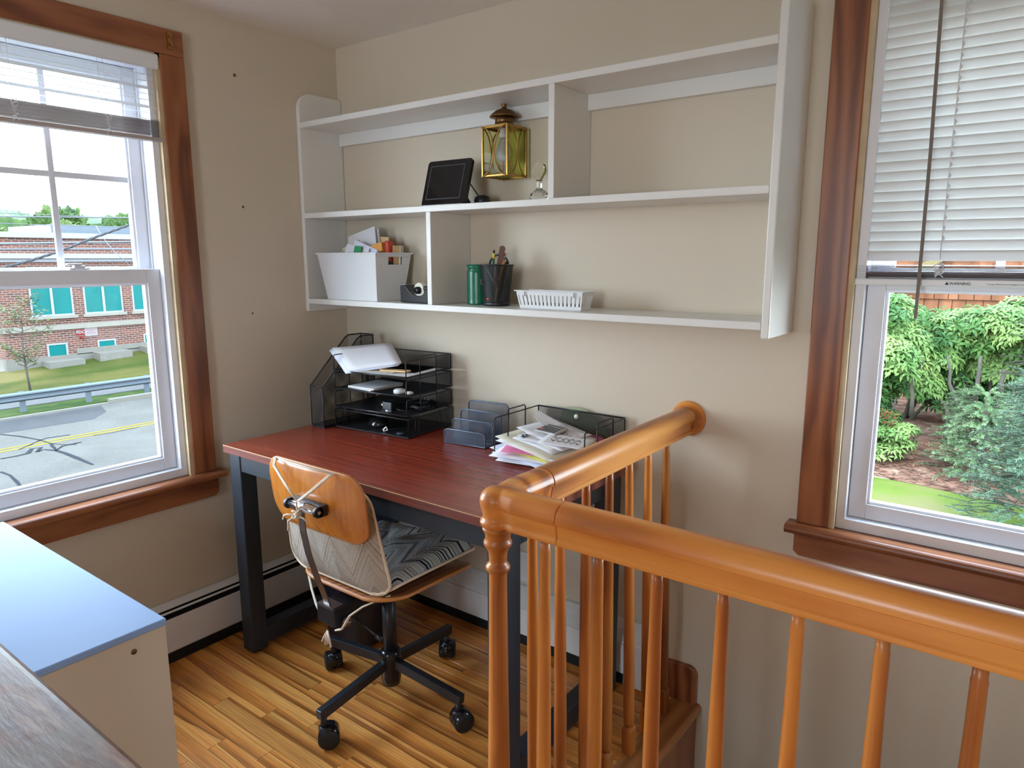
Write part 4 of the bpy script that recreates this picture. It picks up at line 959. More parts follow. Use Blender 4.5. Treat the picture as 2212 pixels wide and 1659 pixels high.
# pencil cup with contents
SEEN = set(COL.objects)
pc = thing('pencil_cup', 'black wire-mesh pencil cup full of pens on the lowest shelf board', 'cup', (.900, -.125, Z1))
px, py = .900, -.125
vs = []; m = MB(); n = 36
def cupring(s, z): return [(px + s * .0375 * (1 + .0) * math.copysign(abs(math.cos(2 * PI * k / n)) ** .8, math.cos(2 * PI * k / n)), py + s * .0355 * math.copysign(abs(math.sin(2 * PI * k / n)) ** .8, math.sin(2 * PI * k / n)), Z1 + z) for k in range(n)]
vs = cupring(1.08, .012) + cupring(1.38, .130)
m.add(vs, [(k, (k + 1) % n, n + (k + 1) % n, n + k) for k in range(n)], True); obj('mesh_wall', m, 'mesh_cup', pc)
m = MB(); a, b, c, d = cupring(1.00, .0008), cupring(1.10, .003), cupring(1.10, .013), cupring(1.0, .013)
m.add(a + b + c + d, [(i * n + k, i * n + (k + 1) % n, (i + 1) * n + (k + 1) % n, (i + 1) * n + k) for i in range(3) for k in range(n)] + [tuple(range(n)), tuple(range(3 * n, 4 * n))], True); obj('cup_base', m, 'black', pc)
obj('cup_rim', MB().tube([Vector(p) for p in cupring(1.40, .131)], .0028, 8, closed=True), 'black', pc)
obj('emblem', MB().lathe([(.0001, -.0006), (.0055, -.0004), (.0055, .0004), (.0001, .0006)], (px - .004, py - .0412, Z1 + .024), 20, 'y', sx=1.0, sy=.42), 'pinkred', pc)
def stick(name, mat, label, cat, p0, p1, r, tip=None, n=8):
    t = thing(name, label, cat, p0); obj('barrel', MB().cyl(p0, p1, r, n=n), mat, t)
    if tip:
        d = (Vector(p1) - Vector(p0)).normalized()
        for (a, b, rr_, mt, nm) in tip: obj(nm, MB().cyl(Vector(p1) + d * a, Vector(p1) + d * b, rr_, n=n + 4), mt, t)
    return t
zz = Z1 + .015
stick('pencil', 'green_dark', 'green pencil with a yellow band and black eraser, left in the pencil cup', 'pencil', (.878, -.122, zz), (.890, -.127, Z1 + .152), .0036, [(0, .018, .004, 'yellow', 'ferrule'), (.018, .027, .0036, 'rubber', 'eraser')], 6)
stick('pencil', 'pencil', 'orange-yellow pencil with a pale ferrule, right in the pencil cup', 'pencil', (.905, -.140, zz), (.921, -.112, Z1 + .150), .0036, [(0, .014, .004, 'steel', 'ferrule'), (.014, .020, .0036, 'pinkred', 'eraser')], 6)
stick('pencil', 'yellow', 'short yellow pencil behind the others in the pencil cup', 'pencil', (.895, -.112, zz), (.928, -.100, Z1 + .142), .0036, None, 6)
stick('marker_pen', 'black', 'black capped marker at the right rim of the pencil cup', 'pen', (.905, -.128, zz), (.940, -.125, Z1 + .137), .0050, [(0, .006, .0042, 'black_gloss', 'cap_end')], 12)
stick('ballpoint_pen', 'steel', 'clear pen leaning left inside the pencil cup', 'pen', (.915, -.140, Z1 + .06), (.878, -.148, Z1 + .118), .0030, [(0, .004, .0026, 'steel', 'clip_end')], 10)
stick('ballpoint_pen', 'dark_grey', 'dark pen standing in the middle of the pencil cup', 'pen', (.885, -.110, zz), (.905, -.118, Z1 + .128), .0035, [(0, .004, .0030, 'steel', 'tip')], 10)
nf = [( -.0105, -.075), (.0105, -.075), (.0095, .062)] + [(.0105 * math.cos(a), .066 + .0105 * math.sin(a)) for a in [i * PI / 10 for i in range(11)]] + [(-.0095, .062)]
o = tag(obj('emery_board', MB().prism(nf, -.0012, .0012, 'xz'), 'brown_file', None), 'dark brown emery board standing tallest in the pencil cup', 'nail file')
o.location = (.905, -.118, Z1 + .118); o.rotation_euler = (0, math.radians(11), math.radians(8))
sc_ = thing('scissors', 'black-handled scissors with the loops above the rim of the pencil cup', 'scissors', (.90, -.11, Z1 + .1))
def loop(cx, a0, a1, rx, rz): return [(cx + rx * math.cos(math.radians(a)), -.110, Z1 + .132 + rz * math.sin(math.radians(a))) for a in range(a0, a1 + 1, 10)]
obj('handle', MB().tube(loop(.898, 5, 175, .038, .032), .0034, 8), 'black', sc_)
obj('blade', MB().beam((.880, -.110, Z1 + .130), (.895, -.112, Z1 + .02), .008, .002).beam((.915, -.110, Z1 + .130), (.897, -.108, Z1 + .02), .008, .002), 'steel', sc_)
obj('elastic_band', MB().tube([(px - .026 + .012 * math.cos(a), py - .036, Z1 + .077 + .009 * math.sin(a)) for a in [i * PI / 9 for i in range(17)]], .0012, 6), 'purple', sc_)['label'] = 'magenta loop'
for o_ in set(COL.objects) - SEEN:   # the cup and what it holds, set down together
    if o_.parent is None: o_.location = o_.location + Vector((-.028, .022, 0)); bpy.context.view_layer.update()
# white slotted basket
bk = thing('slotted_basket', 'low white slotted plastic basket on the lowest shelf board', 'basket', (1.11, -.11, Z1))
bx0, bx1, by0, by1 = 1.002, 1.222, -.150, -.098; tx0, tx1, ty0, ty1 = .990, 1.231, -.156, -.088; zb, zt_ = Z1 + .0005, Z1 + .054
def bp(side_, s, t):
    c0 = {'f': ((bx0, by0), (bx1, by0)), 'r': ((bx1, by0), (bx1, by1)), 'b': ((bx1, by1), (bx0, by1)), 'l': ((bx0, by1), (bx0, by0))}[side_]
    c1 = {'f': ((tx0, ty0), (tx1, ty0)), 'r': ((tx1, ty0), (tx1, ty1)), 'b': ((tx1, ty1), (tx0, ty1)), 'l': ((tx0, ty1), (tx0, ty0))}[side_]
    a = Vector((*c0[0], zb)).lerp(Vector((*c0[1], zb)), s); b = Vector((*c1[0], zt_)).lerp(Vector((*c1[1], zt_)), s); return a.lerp(b, t)
for sd, ns in (('f', 16), ('r', 4), ('b', 16), ('l', 4)):
    m = MB()
    def q(s0, s1, t0, t1):
        a, b, c, d = bp(sd, s0, t0), bp(sd, s1, t0), bp(sd, s1, t1), bp(sd, s0, t1); nn = (b - a).cross(d - a).normalized() * .0018
        m.add([a, b, c, d, a - nn, b - nn, c - nn, d - nn], [(0, 1, 2, 3), (7, 6, 5, 4), (0, 4, 5, 1), (1, 5, 6, 2), (2, 6, 7, 3), (3, 7, 4, 0)])
    q(0, 1, 0, .20); q(0, 1, .78, 1)
    w = 1 / ns
    for k in range(ns):
        ed_ = .34 * w; q(k * w - (0 if k == 0 else ed_), k * w + ed_, .20, .78)
    q(1 - .34 * w, 1, .20, .78)
    obj({'f': 'front_slats', 'r': 'side_slats', 'b': 'rear_slats', 'l': 'side_slats'}[sd], m, 'white_plastic', bk)
obj('basket_floor', MB().box(bx0, bx1, by0, by1, zb, zb + .002), 'white_plastic', bk)
m = MB(); ww = .005
m.box(tx0 - ww, tx1 + ww, ty0 - ww, ty0 + .001, zt_ - .001, zt_ + .002).box(tx0 - ww, tx1 + ww, ty1 - .001, ty1 + ww, zt_ - .001, zt_ + .002).box(tx0 - ww, tx0 + .001, ty0, ty1, zt_ - .001, zt_ + .002).box(tx1 - .001, tx1 + ww, ty0, ty1, zt_ - .001, zt_ + .002)
obj('basket_rim', m, 'white_plastic', bk, bevel=.0006)
for xx in (1.022, 1.200): obj('rim_clip', MB().box(xx, xx + .003, ty0 - .006, ty0 + .003, zt_ - .016, zt_), 'white_plastic', bk)
tag(obj('phone_case', MB().box(1.015, 1.205, -.144, -.106, Z1 + .004, Z1 + .018), 'dark_grey', None, bevel=.003), 'dark flat case lying in the slotted basket', 'case')

# digital photo frame
fr = thing('picture_display', 'black digital picture frame leaning back on the middle shelf board', 'frame', (.695, -.165, Z2))
def tilt(mb, ang=17, P=(.695, -.165, Z2 + .002), rz=2): 
    mb.xf(Matrix.Translation(P) @ Matrix.Rotation(math.radians(rz), 4, 'Z') @ Matrix.Rotation(math.radians(-ang), 4, 'X')); return mb
ox = rr(.094, .078, .012)
obj('frame_body', tilt(MB().prism([(p, q + .078) for p, q in ox], 0, .014, 'xz')), 'black_gloss', fr, bevel=.003, segs=3)
obj('screen', tilt(MB().box(-.074, .066, -.0008, .002, .024, .134)), 'screen', fr)
obj('screen_border', tilt(MB().box(-.077, -.074, -.0012, .002, .021, .137).box(.066, .069, -.0012, .002, .021, .137).box(-.074, .066, -.0012, .002, .021, .024).box(-.074, .066, -.0012, .002, .134, .137)), 'dark_grey', fr)
obj('stand', MB().beam((.73, -.130, Z2 + .075), (.738, -.075, Z2 + .004), .020, .004), 'black', fr)
ad = thing('power_adapter', 'black round adapter with a cord behind the picture frame', 'adapter', (.80, -.09, Z2))
obj('adapter_body', MB().lathe([(.012, .0008), (.026, .002), (.028, .016), (.024, .028), (.012, .034)], (.800, -.085, Z2), 24), 'black', ad)
obj('power_cord', MB().tube([(.79, -.09, Z2 + .03), (.778, -.098, Z2 + .05), (.772, -.11, Z2 + .068), (.765, -.12, Z2 + .06)], .0022, 6), 'black', ad)
for k, (x_, y_, w_, r_, z_) in enumerate(((.868, -.135, .10, 8, .0006), (.905, -.110, .085, -12, .0024))):
    o = tag(obj('folded_paper', MB().box(-w_ / 2, w_ / 2, -.03, .03, 0, .0015), 'paper', None), ['folded paper flat on the middle shelf board right of the adapter', 'upper folded paper on the middle shelf board below the lantern'][k], 'paper')
    o.location = (x_, y_, Z2 + z_); o.rotation_euler = (0, 0, math.radians(r_))
tag(obj('paper_clip', MB().tube([(.872, -.14, Z2 + .0035), (.908, -.138, Z2 + .0035), (.91, -.133, Z2 + .0035), (.88, -.133, Z2 + .0035)], .0008, 5), 'steel', None), 'silver clip lying on the paper below the lantern', 'clip')

# wall lantern
ln = thing('wall_lantern', 'aged brass wall lantern with curved wire overlays and a bulb', 'lantern', (.878, -.066, 1.61))
lx0, lx1, ly0, ly1, lz0, lz1 = .826, .930, -.120, -.014, 1.618, 1.772
m = MB(); r = .0065
for a in (lx0, lx1 - r):
    for b in (ly0, ly1 - r): m.box(a, a + r, b, b + r, lz0, lz1)
for z in (lz0, lz1 - r):
    a_ = .0006; m.box(lx0 + r - a_, lx1 - r + a_, ly0 + a_, ly0 + r - a_, z, z + r).box(lx0 + r - a_, lx1 - r + a_, ly1 - r + a_, ly1 - a_, z, z + r).box(lx0 + a_, lx0 + r - a_, ly0 + r, ly1 - r, z, z + r).box(lx1 - r + a_, lx1 - a_, ly0 + r, ly1 - r, z, z + r)
obj('lantern_frame', m, 'brass', ln, bevel=.0012)
obj('glass_front', MB().box(lx0 + r, lx1 - r, ly0 + .003, ly0 + .004, lz0 + r, lz1 - r), 'lantern_glass', ln)
obj('glass_side', MB().box(lx1 - .004, lx1 - .003, ly0 + r, ly1 - r, lz0 + r, lz1 - r), 'amber_glass', ln)
obj('glass_side', MB().box(lx0 + .003, lx0 + .004, ly0 + r, ly1 - r, lz0 + r, lz1 - r), 'amber_glass', ln)
obj('back_plate', MB().box(lx0 - .004, lx1 + .004, ly1, ly1 + .0125, lz0, lz1), 'brass_pale', ln, bevel=.002)
obj('bottom_glass', MB().box(lx0 + r, lx1 - r, ly0 + r, ly1 - r, lz0 + .002, lz0 + .004), 'amber_glass', ln)
m = MB(); hh = (lz1 - lz0) / 2 - .003; zc = (lz0 + lz1) / 2
def arcs(pt_, w):
    for sg in (-1, 1):
        m.tube([pt_(sg * (w - (w - .002) * math.cos(t)), zc + hh * math.sin(t)) for t in [i * PI / 16 - PI / 2 for i in range(17)]], .0021, 6)
xc, yc = (lx0 + lx1) / 2, (ly0 + ly1) / 2
arcs(lambda s, z: (xc + s, ly0 - .001, z), .046); arcs(lambda s, z: (lx1 + .001, yc + s, z), .047); arcs(lambda s, z: (lx0 - .001, yc + s, z), .047)
obj('wire_overlay', m, 'brass', ln)
obj('roof', MB().lathe([(.050, .0), (.030, .004), (.029, .026), (.034, .0275), (.046, .030), (.047, .033), (.040, .040), (.028, .050), (.016, .055), (.008, .058), (.007, .064), (.011, .067), (.0075, .071), (.006, .074), (.008, .077), (.005, .081), (.001, .0825)], (xc, yc, lz1), 32), 'brass_dark', ln)
for k in range(8):
    a = 2 * PI * k / 8; 
    if k % 2 == 0: continue
    obj('vent_hole', MB().cyl((xc + .0285 * math.cos(a), yc + .0285 * math.sin(a), lz1 + .012), (xc + .0298 * math.cos(a), yc + .0298 * math.sin(a), lz1 + .012), .0022, n=10), 'void', ln)
obj('roof_plate', MB().box(lx0 + .002, lx1 - .002, ly0 + .002, ly1 - .002, lz1 - .001, lz1 + .002), 'brass', ln)
obj('bulb', MB().lathe([(.001, -.034), (.010, -.033), (.020, -.027), (.026, -.016), (.027, -.004), (.024, .010), (.017, .022), (.013, .034), (.013, .040)], (xc, yc, 1.700), 28), 'bulb', ln)
obj('bulb_socket', MB().lathe([(.0135, .040), (.0150, .042), (.0150, .068), (.010, .072)], (xc, yc, 1.700), 20), 'white_plastic', ln)
# crystal scent bottle
pb = thing('scent_bottle', 'cut-crystal scent bottle with a faceted diamond stopper by the divider', 'bottle', (1.030, -.09, Z2))
bx_, by_ = 1.030, -.09
def poly(n, r, ph=0): return [(r * math.cos(2 * PI * k / n + ph), r * math.sin(2 * PI * k / n + ph)) for k in range(n)]
m = MB(); lv = [(.026, .0008), (.034, .006), (.036, .016), (.030, .026), (.020, .034), (.011, .040), (.009, .044), (.009, .062), (.012, .066)]; n = 8
vs = [];
for r, z in lv: vs += [(bx_ + p * (1 if z < .03 else 1), by_ + q * .8, Z2 + z) for p, q in poly(n, r, .2)]
m.add(vs, [(i * n + k, i * n + (k + 1) % n, (i + 1) * n + (k + 1) % n, (i + 1) * n + k) for i in range(len(lv) - 1) for k in range(n)] + [tuple(range(n - 1, -1, -1)), tuple(range((len(lv) - 1) * n, len(lv) * n))])
obj('bottle_body', m, 'crystal', pb)
m = MB(); st_ = [(-.006, 0), (.006, 0), (.024, .026), (.018, .046), (0, .056), (-.018, .046), (-.024, .026)]
vs = [(bx_ + a, by_ - .006, Z2 + .066 + b) for a, b in st_] + [(bx_ + a * .55, by_ - .012, Z2 + .066 + .028 + (b - .028) * .55) for a, b in st_] + [(bx_ + a, by_ + .006, Z2 + .066 + b) for a, b in st_]
m.add(vs, [(i, (i + 1) % 7, 7 + (i + 1) % 7, 7 + i) for i in range(7)] + [tuple(range(7, 14)), tuple(range(20, 13, -1))] + [(i, 14 + i, 14 + (i + 1) % 7, (i + 1) % 7) for i in range(7)])
obj('stopper', m, 'crystal', pb)

# ------------------------------------------------------------------ things on the desk
ZD = .7504
# magazine holder
mg = thing('magazine_holder', 'black mesh magazine holder in the back left corner of the desk', 'holder', (.215, -.2, ZD), math.radians(0))
gx0, gx1, gy0, gy1 = .182, .252, -.338, -.088
out = [(gy0, 0), (gy1, 0), (gy1, .318), (-.150, .318), (-.165, .310), (gy0, .147)]
outL = [(gy0, 0), (gy1, 0), (gy1, .318), (-.150, .318), (-.165, .310), (gy0, .147)]
def sheetyz(x, pts): return MB().add([(x, p, ZD + .006 + q) for p, q in pts], [tuple(range(len(pts)))])
obj('side_mesh', sheetyz(gx0, out), 'mesh_v', mg); obj('side_mesh', sheetyz(gx1, out), 'mesh_v', mg)
obj('front_mesh', MB().add([(gx0, gy0, ZD + .006), (gx1, gy0, ZD + .006), (gx1, gy0, ZD + .153), (gx0, gy0, ZD + .153)], [(0, 1, 2, 3)]), 'mesh_v', mg)
obj('back_panel', MB().box(gx0, gx1, gy1 - .001, gy1, ZD + .006, ZD + .324), 'mesh_v', mg)
obj('base_plate', MB().box(gx0, gx1, gy0, gy1, ZD, ZD + .010), 'black', mg, bevel=.001)
m = MB()
for x in (gx0, gx1): m.tube([(x, gy0, ZD + .153), (x, -.165, ZD + .316), (x, -.150, ZD + .324), (x, gy1, ZD + .324)], .0028, 6)
for x in (gx0, gx1): m.tube([(x, gy0, ZD + .008), (x, gy0, ZD + .153)], .002, 6).tube([(x, gy1, ZD + .008), (x, gy1, ZD + .324)], .0024, 6)
m.tube([(gx0, gy0, ZD + .153), (gx1, gy0, ZD + .153)], .0028, 6).tube([(gx0, gy1, ZD + .324), (gx1, gy1, ZD + .324)], .0028, 6)
obj('rim_wire', m, 'black', mg)
obj('rivet', MB().cyl((gx0 + .004, gy1 - .004, ZD + .302), (gx0 + .004, gy1 - .010, ZD + .302), .0035, n=10).cyl((gx1 - .006, gy1 - .004, ZD + .302), (gx1 - .006, gy1 - .008, ZD + .302), .0035, n=10), 'steel', mg)

# stacked letter trays (local frame: origin at front left, x right, y back)
TW, TD = .340, .252; TR = math.radians(4.9)
def wire(m, pts, r=.0020, closed=False): return m.tube(pts, r, 6, closed=closed)
def tray(zoff, label, top=False, name='letter_tray'):
    t = thing(name, label, 'tray', (.267, -.293, ZD + zoff), TR, 'black mesh letter trays stacked on the desk')
    L_(MB().box(.002, TW - .002, .002, TD, .0030, .0036), 'tray_floor', 'mesh_h', t)
    m = MB(); wire(m, [(0, 0, .003), (TW, 0, .003), (TW, TD, .003), (0, TD, .003)], .0024, True)
    h = .058
    for x in (0, TW): wire(m, [(x, 0, .003), (x, 0, h - .004), (x, .004, h), (x, TD - .004, h), (x, TD, h - .004), (x, TD, .003)])
    wire(m, [(0, TD, h), (TW, TD, h)])
    for x in (0, TW):
        for (a, b) in ((.075, .165),): wire(m, [(x, a, .003), (x, a, h + .006), (x, a + .004, h + .010), (x, b - .004, h + .010), (x, b, h + .006), (x, b, .003)], .0018)
    L_(m, 'wire_frame', 'black', t)
    L_(MB().box(.001, TW - .001, TD - .0006, TD, .003, h), 'back_mesh', 'mesh_v', t)
    L_(MB().box(TW - .0006, TW, .168, TD, .003, h), 'corner_mesh', 'mesh_v', t); L_(MB().box(0, .0006, .168, TD, .003, h), 'corner_mesh', 'mesh_v', t)
    return t
tray(.076, 'second tray from the bottom of the black stack, holding cables'); tray(.144, 'second tray from the top of the black stack, holding a notepad')
tp_ = tray(.210, 'topmost tray of the black stack, holding loose papers', True)
t = thing('letter_tray', 'bottom drawer-like mesh tray of the black stack, standing on the desk', 'tray', (.267, -.293, ZD), TR, 'black mesh letter trays stacked on the desk')
L_(MB().box(-.004, TW + .004, .002, TD, .0045, .0051), 'tray_floor', 'mesh_h', t)
m = MB(); wire(m, [(-.004, 0, .003), (TW + .004, 0, .003), (TW + .004, 0, .068), (-.004, 0, .068)], .0022, True)
for x in (-.004, TW + .004): wire(m, [(x, 0, .068), (x, TD, .068), (x, TD, .004), (x, 0, .004)])
wire(m, [(-.004, TD, .068), (TW + .004, TD, .068)])
for x in (-.004, TW + .004): wire(m, [(x, .035, .0025), (x, .040, .074), (x, .056, .074), (x, .056, .0025)], .002)
L_(m, 'wire_frame', 'black', t)
L_(MB().box(-.004, -.0034, 0, TD, .004, .068), 'side_mesh', 'mesh_v', t); L_(MB().box(TW + .0034, TW + .004, 0, TD, .004, .068), 'side_mesh', 'mesh_v', t)
L_(MB().box(0, TW, TD - .0006, TD, .004, .068), 'back_mesh', 'mesh_v', t)
def TM(x, y, z): # from the stack's frame to the room
    c, s = math.cos(TR), math.sin(TR); return Vector((.267 + x * c - y * s, -.293 + x * s + y * c, ZD + z))
# contents of the stack
def sheet(name, mat, label, cat, M_, w, d, th=.0006, curl=0, wave=0, seed=0, group=None, nu=8, nv=8):
    r = random.Random(seed); p1, p2 = r.uniform(0, 6), r.uniform(0, 6)
    fn = lambda a, b: ((a - .5) * w, (b - .5) * d, curl * ((a - .5) ** 2 * 4) + wave * math.sin(a * 5 + p1) * math.sin(b * 4 + p2))
    mb = MB(); mb.grid(fn, nu, nv); o = tag(obj(name, mb, mat, None, solid=th), label, cat, group); o.matrix_world = M_; return o
def Rz(d): return Matrix.Rotation(math.radians(d), 4, 'Z')
def Rx(d): return Matrix.Rotation(math.radians(d), 4, 'X')
def Ry(d): return Matrix.Rotation(math.radians(d), 4, 'Y')
A, B_, C_, D_ = Vector((.209, -.25, 1.036)), Vector((.365, -.1, 1.052)), Vector((.522, -.2, 1.000)), Vector((.345, -.290, .9668))
for k in range(4):   # leaning wad of sheets, a parallelogram between four measured corners
    off = Vector((-.004 * k, -.002 * k, -.0035 * k)); mb = MB()
    mb.grid(lambda a, b: (A.lerp(B_, a)).lerp(D_.lerp(C_, a), b) + off + Vector((0, 0, .002 * math.sin(b * 3))), 6, 6)
    tag(obj('paper_sheet', mb, ['paper', 'paper_blue', 'paper', 'paper_blue'][k], None, solid=.0012),
        ['broad white sheets leaning over the left edge of the topmost black tray', 'second leaning sheet, showing below the broad one', 'third leaning sheet of the wad on the topmost black tray', 'lowest leaning sheet of the wad on the topmost black tray'][k], 'paper')
zt_ = .2145
for k, (mt, x, y, w, d, r_, nm, lb, ct) in enumerate((('paper', .200, .110, .26, .20, 3, 'paper_sheet', 'white sheet lying flat in the topmost black tray', 'paper'),
        ('green_print', .200, .145, .20, .14, 6, 'brochure', 'blue-green printed brochure in the topmost black tray', 'brochure'),
        ('paper_warm', .175, .055, .14, .075, 12, 'envelope', 'cream envelope lying in the topmost black tray', 'envelope'),
        ('manila', .235, .065, .11, .030, 10, 'folded_letter', 'tan folded letter on the cream envelope in the topmost tray', 'letter'))):
    if mt == 'green_print' and mt not in MAT: MAT[mt] = ground('printed brochure', [(.42, (.70, .74, .78)), (.52, (.25, .42, .42)), (.62, (.62, .66, .60))], 14, out=False)
    o = tag(obj(nm, MB().box(-w / 2, w / 2, -d / 2, d / 2, 0, .0012 + (k == 3) * .004), mt, None), lb, ct); o.location = TM(x, y, zt_ + k * .0016); o.rotation_euler = (0, 0, TR + math.radians(r_))
for k in range(3):
    o = tag(obj('notepad', MB().box(-.065, .065, -.075, .075, 0, .0035), ['paper', 'paper_warm', 'paper'][k], None, bevel=.0005), ['lowest pad of paper in the second tray from the top', 'middle pad of paper in the second tray from the top', 'uppermost pad of paper in the second tray from the top'][k], 'notepad')
    o.location = TM(.115 + .004 * k, .090 - .003 * k, .1485 + k * .0038); o.rotation_euler = (0, 0, TR + math.radians(-8 + 3 * k))
tag(obj('gadget', MB().lathe([(.010, 0), (.022, .001), (.022, .012), (.014, .016)], TM(.275, .04, .1485), 18), 'white_plastic', None), 'small pale grey gadget at the front right of the second tray from the top', 'gadget')
tag(obj('gadget', MB().lathe([(.008, 0), (.014, .001), (.014, .006), (.008, .009)], TM(.315, .045, .1485), 18), 'white_plastic', None), 'tiny pale button-like gadget beside the larger one in the second tray from the top', 'gadget')
def coil(c, R, turns, r, seed, sq=.6, h=.02):
    q = random.Random(seed); return MB().tube([Vector(c) + Vector((R * (1 + .25 * math.sin(t * .7 + seed)) * math.cos(t), sq * R * math.sin(t + .3 * math.sin(t * .5)), h * (.3 + .25 * math.sin(t * 1.3 + seed) + t / (turns * 2 * PI) * .3))) for t in [i * .3 for i in range(int(turns * 2 * PI / .3))]], r, 6)
cb_ = [('black', TM(.17, .10, .082), .040, 'black looped cable in the left of the cable tray', 1), ('black', TM(.30, .12, .082), .048, 'black coiled cable at the right of the cable tray', 2), ('black_gloss', TM(.27, .18, .082), .045, 'glossy black cable at the back of the cable tray', 3)]
for mt, c, R, lb, sd in cb_: tag(obj('charging_cable', coil(c, R, 3, .0022, sd), mt, None), lb, 'cable')
ps = thing('power_brick', 'black plug-in power brick in the cable tray', 'adapter', TM(.215, .055, .080), TR)
L_(MB().box(-.022, .022, -.018, .018, .0005, .030), 'brick_body', 'black', ps, bevel=.003)
L_(MB().box(-.036, -.022, -.006, -.003, .012, .018).box(-.036, -.022, .003, .006, .012, .018), 'prong', 'steel', ps)
L_(MB().tube([(.022, 0, .01), (.045, -.01, .006), (.075, -.005, .004), (.09, .02, .004)], .002, 6), 'cord', 'black', ps)
ps2 = thing('cable_plug', 'small black plug lying at the front of the cable tray', 'plug', TM(.255, .022, .080), TR)
L_(MB().box(-.018, .0, -.006, .006, .0005, .008), 'plug_body', 'black', ps2, bevel=.001); L_(MB().box(-.030, -.018, -.0045, .0045, .002, .0065), 'plug_tip', 'steel', ps2)
hp = thing('electronic_device', 'glossy black device with a cord loop in the bottom tray of the stack', 'gadget', TM(.145, .07, .006), TR)
L_(MB().lathe([(.012, .001), (.034, .003), (.036, .012), (.030, .026), (.014, .034)], (0, 0, 0), 24, sx=1.2), 'device_body', 'black_gloss', hp)
L_(MB().tube([(.0 + .048 * math.cos(a), .004 + .024 * math.sin(a), .004 + .003 * math.sin(a * 2)) for a in [i * PI / 10 for i in range(20)]], .002, 6), 'cord', 'dark_grey', hp)
tag(obj('binder_clip', MB().tube([TM(.20, .028, .009), TM(.216, .032, .022), TM(.226, .026, .010), TM(.214, .020, .009)], .003, 6, closed=True), 'steel', None), 'shiny silver clip in the bottom tray of the stack', 'clip')
tag(obj('disc', MB().cyl(TM(.285, .028, .0065), TM(.285, .028, .0085), .016, n=24), 'dark_grey', None), 'round dark disc at the front right of the bottom tray', 'disc')

# letter sorter
so = thing('letter_sorter', 'blue-grey mesh letter sorter with four rising panels', 'sorter', (.735, -.219, ZD), math.radians(5))
m = MB(); SWd = .166
for k, (y, h) in enumerate(((0, .049), (.048, .075), (.096, .099), (.144, .122))):
    w2 = .014
    pth = [(0, y, .003), (0, y, h - w2), (.004, y, h - .004), (w2, y, h), (SWd - w2, y, h), (SWd - .004, y, h - .004), (SWd, y, h - w2), (SWd, y, .003)]
    mm = MB().tube(pth, .0026, 7, closed=True)
    pn = L_(mm, 'divider_frame', 'grey_metal', so)
    L_(MB().add([(p[0], p[1], p[2]) for p in pth], [tuple(range(8))]), 'mesh_panel', 'mesh_blue', pn)
L_(MB().box(0, SWd, 0, .144, .0015, .004), 'base', 'grey_metal', so)

# open tray with paper pile
t2 = thing('letter_tray', 'single deep wire tray right of the letter sorter, piled with papers', 'tray', (.985, -.262, ZD))
W2, D2, H2 = .325, .240, .126
L_(MB().box(.002, W2 - .002, .002, D2, .0035, .0041), 'tray_floor', 'mesh_h', t2)
m = MB(); wire(m, [(0, 0, .004), (W2, 0, .004), (W2, D2, .004), (0, D2, .004)], .0028, True)
for x in (0, W2):
    wire(m, [(x, 0, .004), (x, 0, H2 - .004), (x, .005, H2), (x, D2 - .005, H2), (x, D2, H2 - .005), (x, D2, .004)], .0022)
    wire(m, [(x, .070, .004), (x, .070, H2 + .010), (x, .076, H2 + .016), (x, .158, H2 + .016), (x, .164, H2 + .010), (x, .164, .004)], .0022)
wire(m, [(0, D2, H2), (W2, D2, H2)], .0026)
L_(m, 'wire_frame', 'black', t2)
L_(MB().box(0, W2, D2 - .0006, D2, .004, H2), 'back_mesh', 'mesh_v', t2)
gf = MB().add([(.06, D2 + .004, .02), (.265, D2 + .004, .02), (.265, D2 + .004, .080), (.190, D2 + .004, .130), (.165, D2 + .004, .137), (.120, D2 + .004, .137), (.095, D2 + .004, .130)], [tuple(range(7))])
gfo = thing('plastic_folder', 'pale green translucent snap folder standing at the back of the paper tray', 'folder', (.985, -.262, ZD))
L_(gf, 'folder_sheet', 'green_film', gfo, solid=.0012)
L_(MB().cyl((.150, D2 - .004, .108), (.150, D2 + .003, .108), .0075, n=20), 'snap_button', 'tape', gfo)
r = random.Random(11); base = Vector((1.142, -.143, ZD))
grp = 'loose papers piled in the deep wire tray'
cols = ['paper_blue', 'paper', 'paper_blue', 'paper', 'paper_blue', 'paper', 'yellow_paper', 'paper_blue', 'paper', 'paper', 'pink_paper', 'paper', 'paper_warm', 'paper', 'paper_warm', 'paper', 'paper', 'paper']
for k, cmt in enumerate(cols):
    hgt = .016 + k * .0031; dx = r.uniform(-.030, .024) - .006 * (k > 8) + .03 * (k in (6, 10)); dy = r.uniform(-.018, .012) - (.028 if k < 7 else .004)
    M_ = Matrix.Translation(base + Vector((dx, dy, hgt))) @ Rx(5.5 + r.uniform(-.25, .25)) @ Ry(2.5 + r.uniform(-.25, .25)) @ Rz(r.uniform(-22, 18))
    w_, d_ = (.275, .212)
    if k > 12: w_, d_ = r.uniform(.15, .22), r.uniform(.12, .16)
    lb = {6: 'yellow sheet sticking out to the left of the paper pile', 10: 'pink-edged sheet in the middle of the paper pile'}.get(k, 'loose sheet among the white papers piled in the deep wire tray')
    sheet('paper_sheet', cmt, lb, 'paper', M_, w_, d_, (.0007), -.0015, .0012, k, None if k in (6, 10) else grp)
tag(obj('paper_sheet', MB().add([(1.005, -.075, ZD + .098), (1.115, -.135, ZD + .066), (1.125, -.055, ZD + .075), (.995, -.036, ZD + .112)], [(0, 1, 2, 3)]), 'paper', None, solid=.001), 'white sheet curling up at the back of the paper pile', 'paper', )
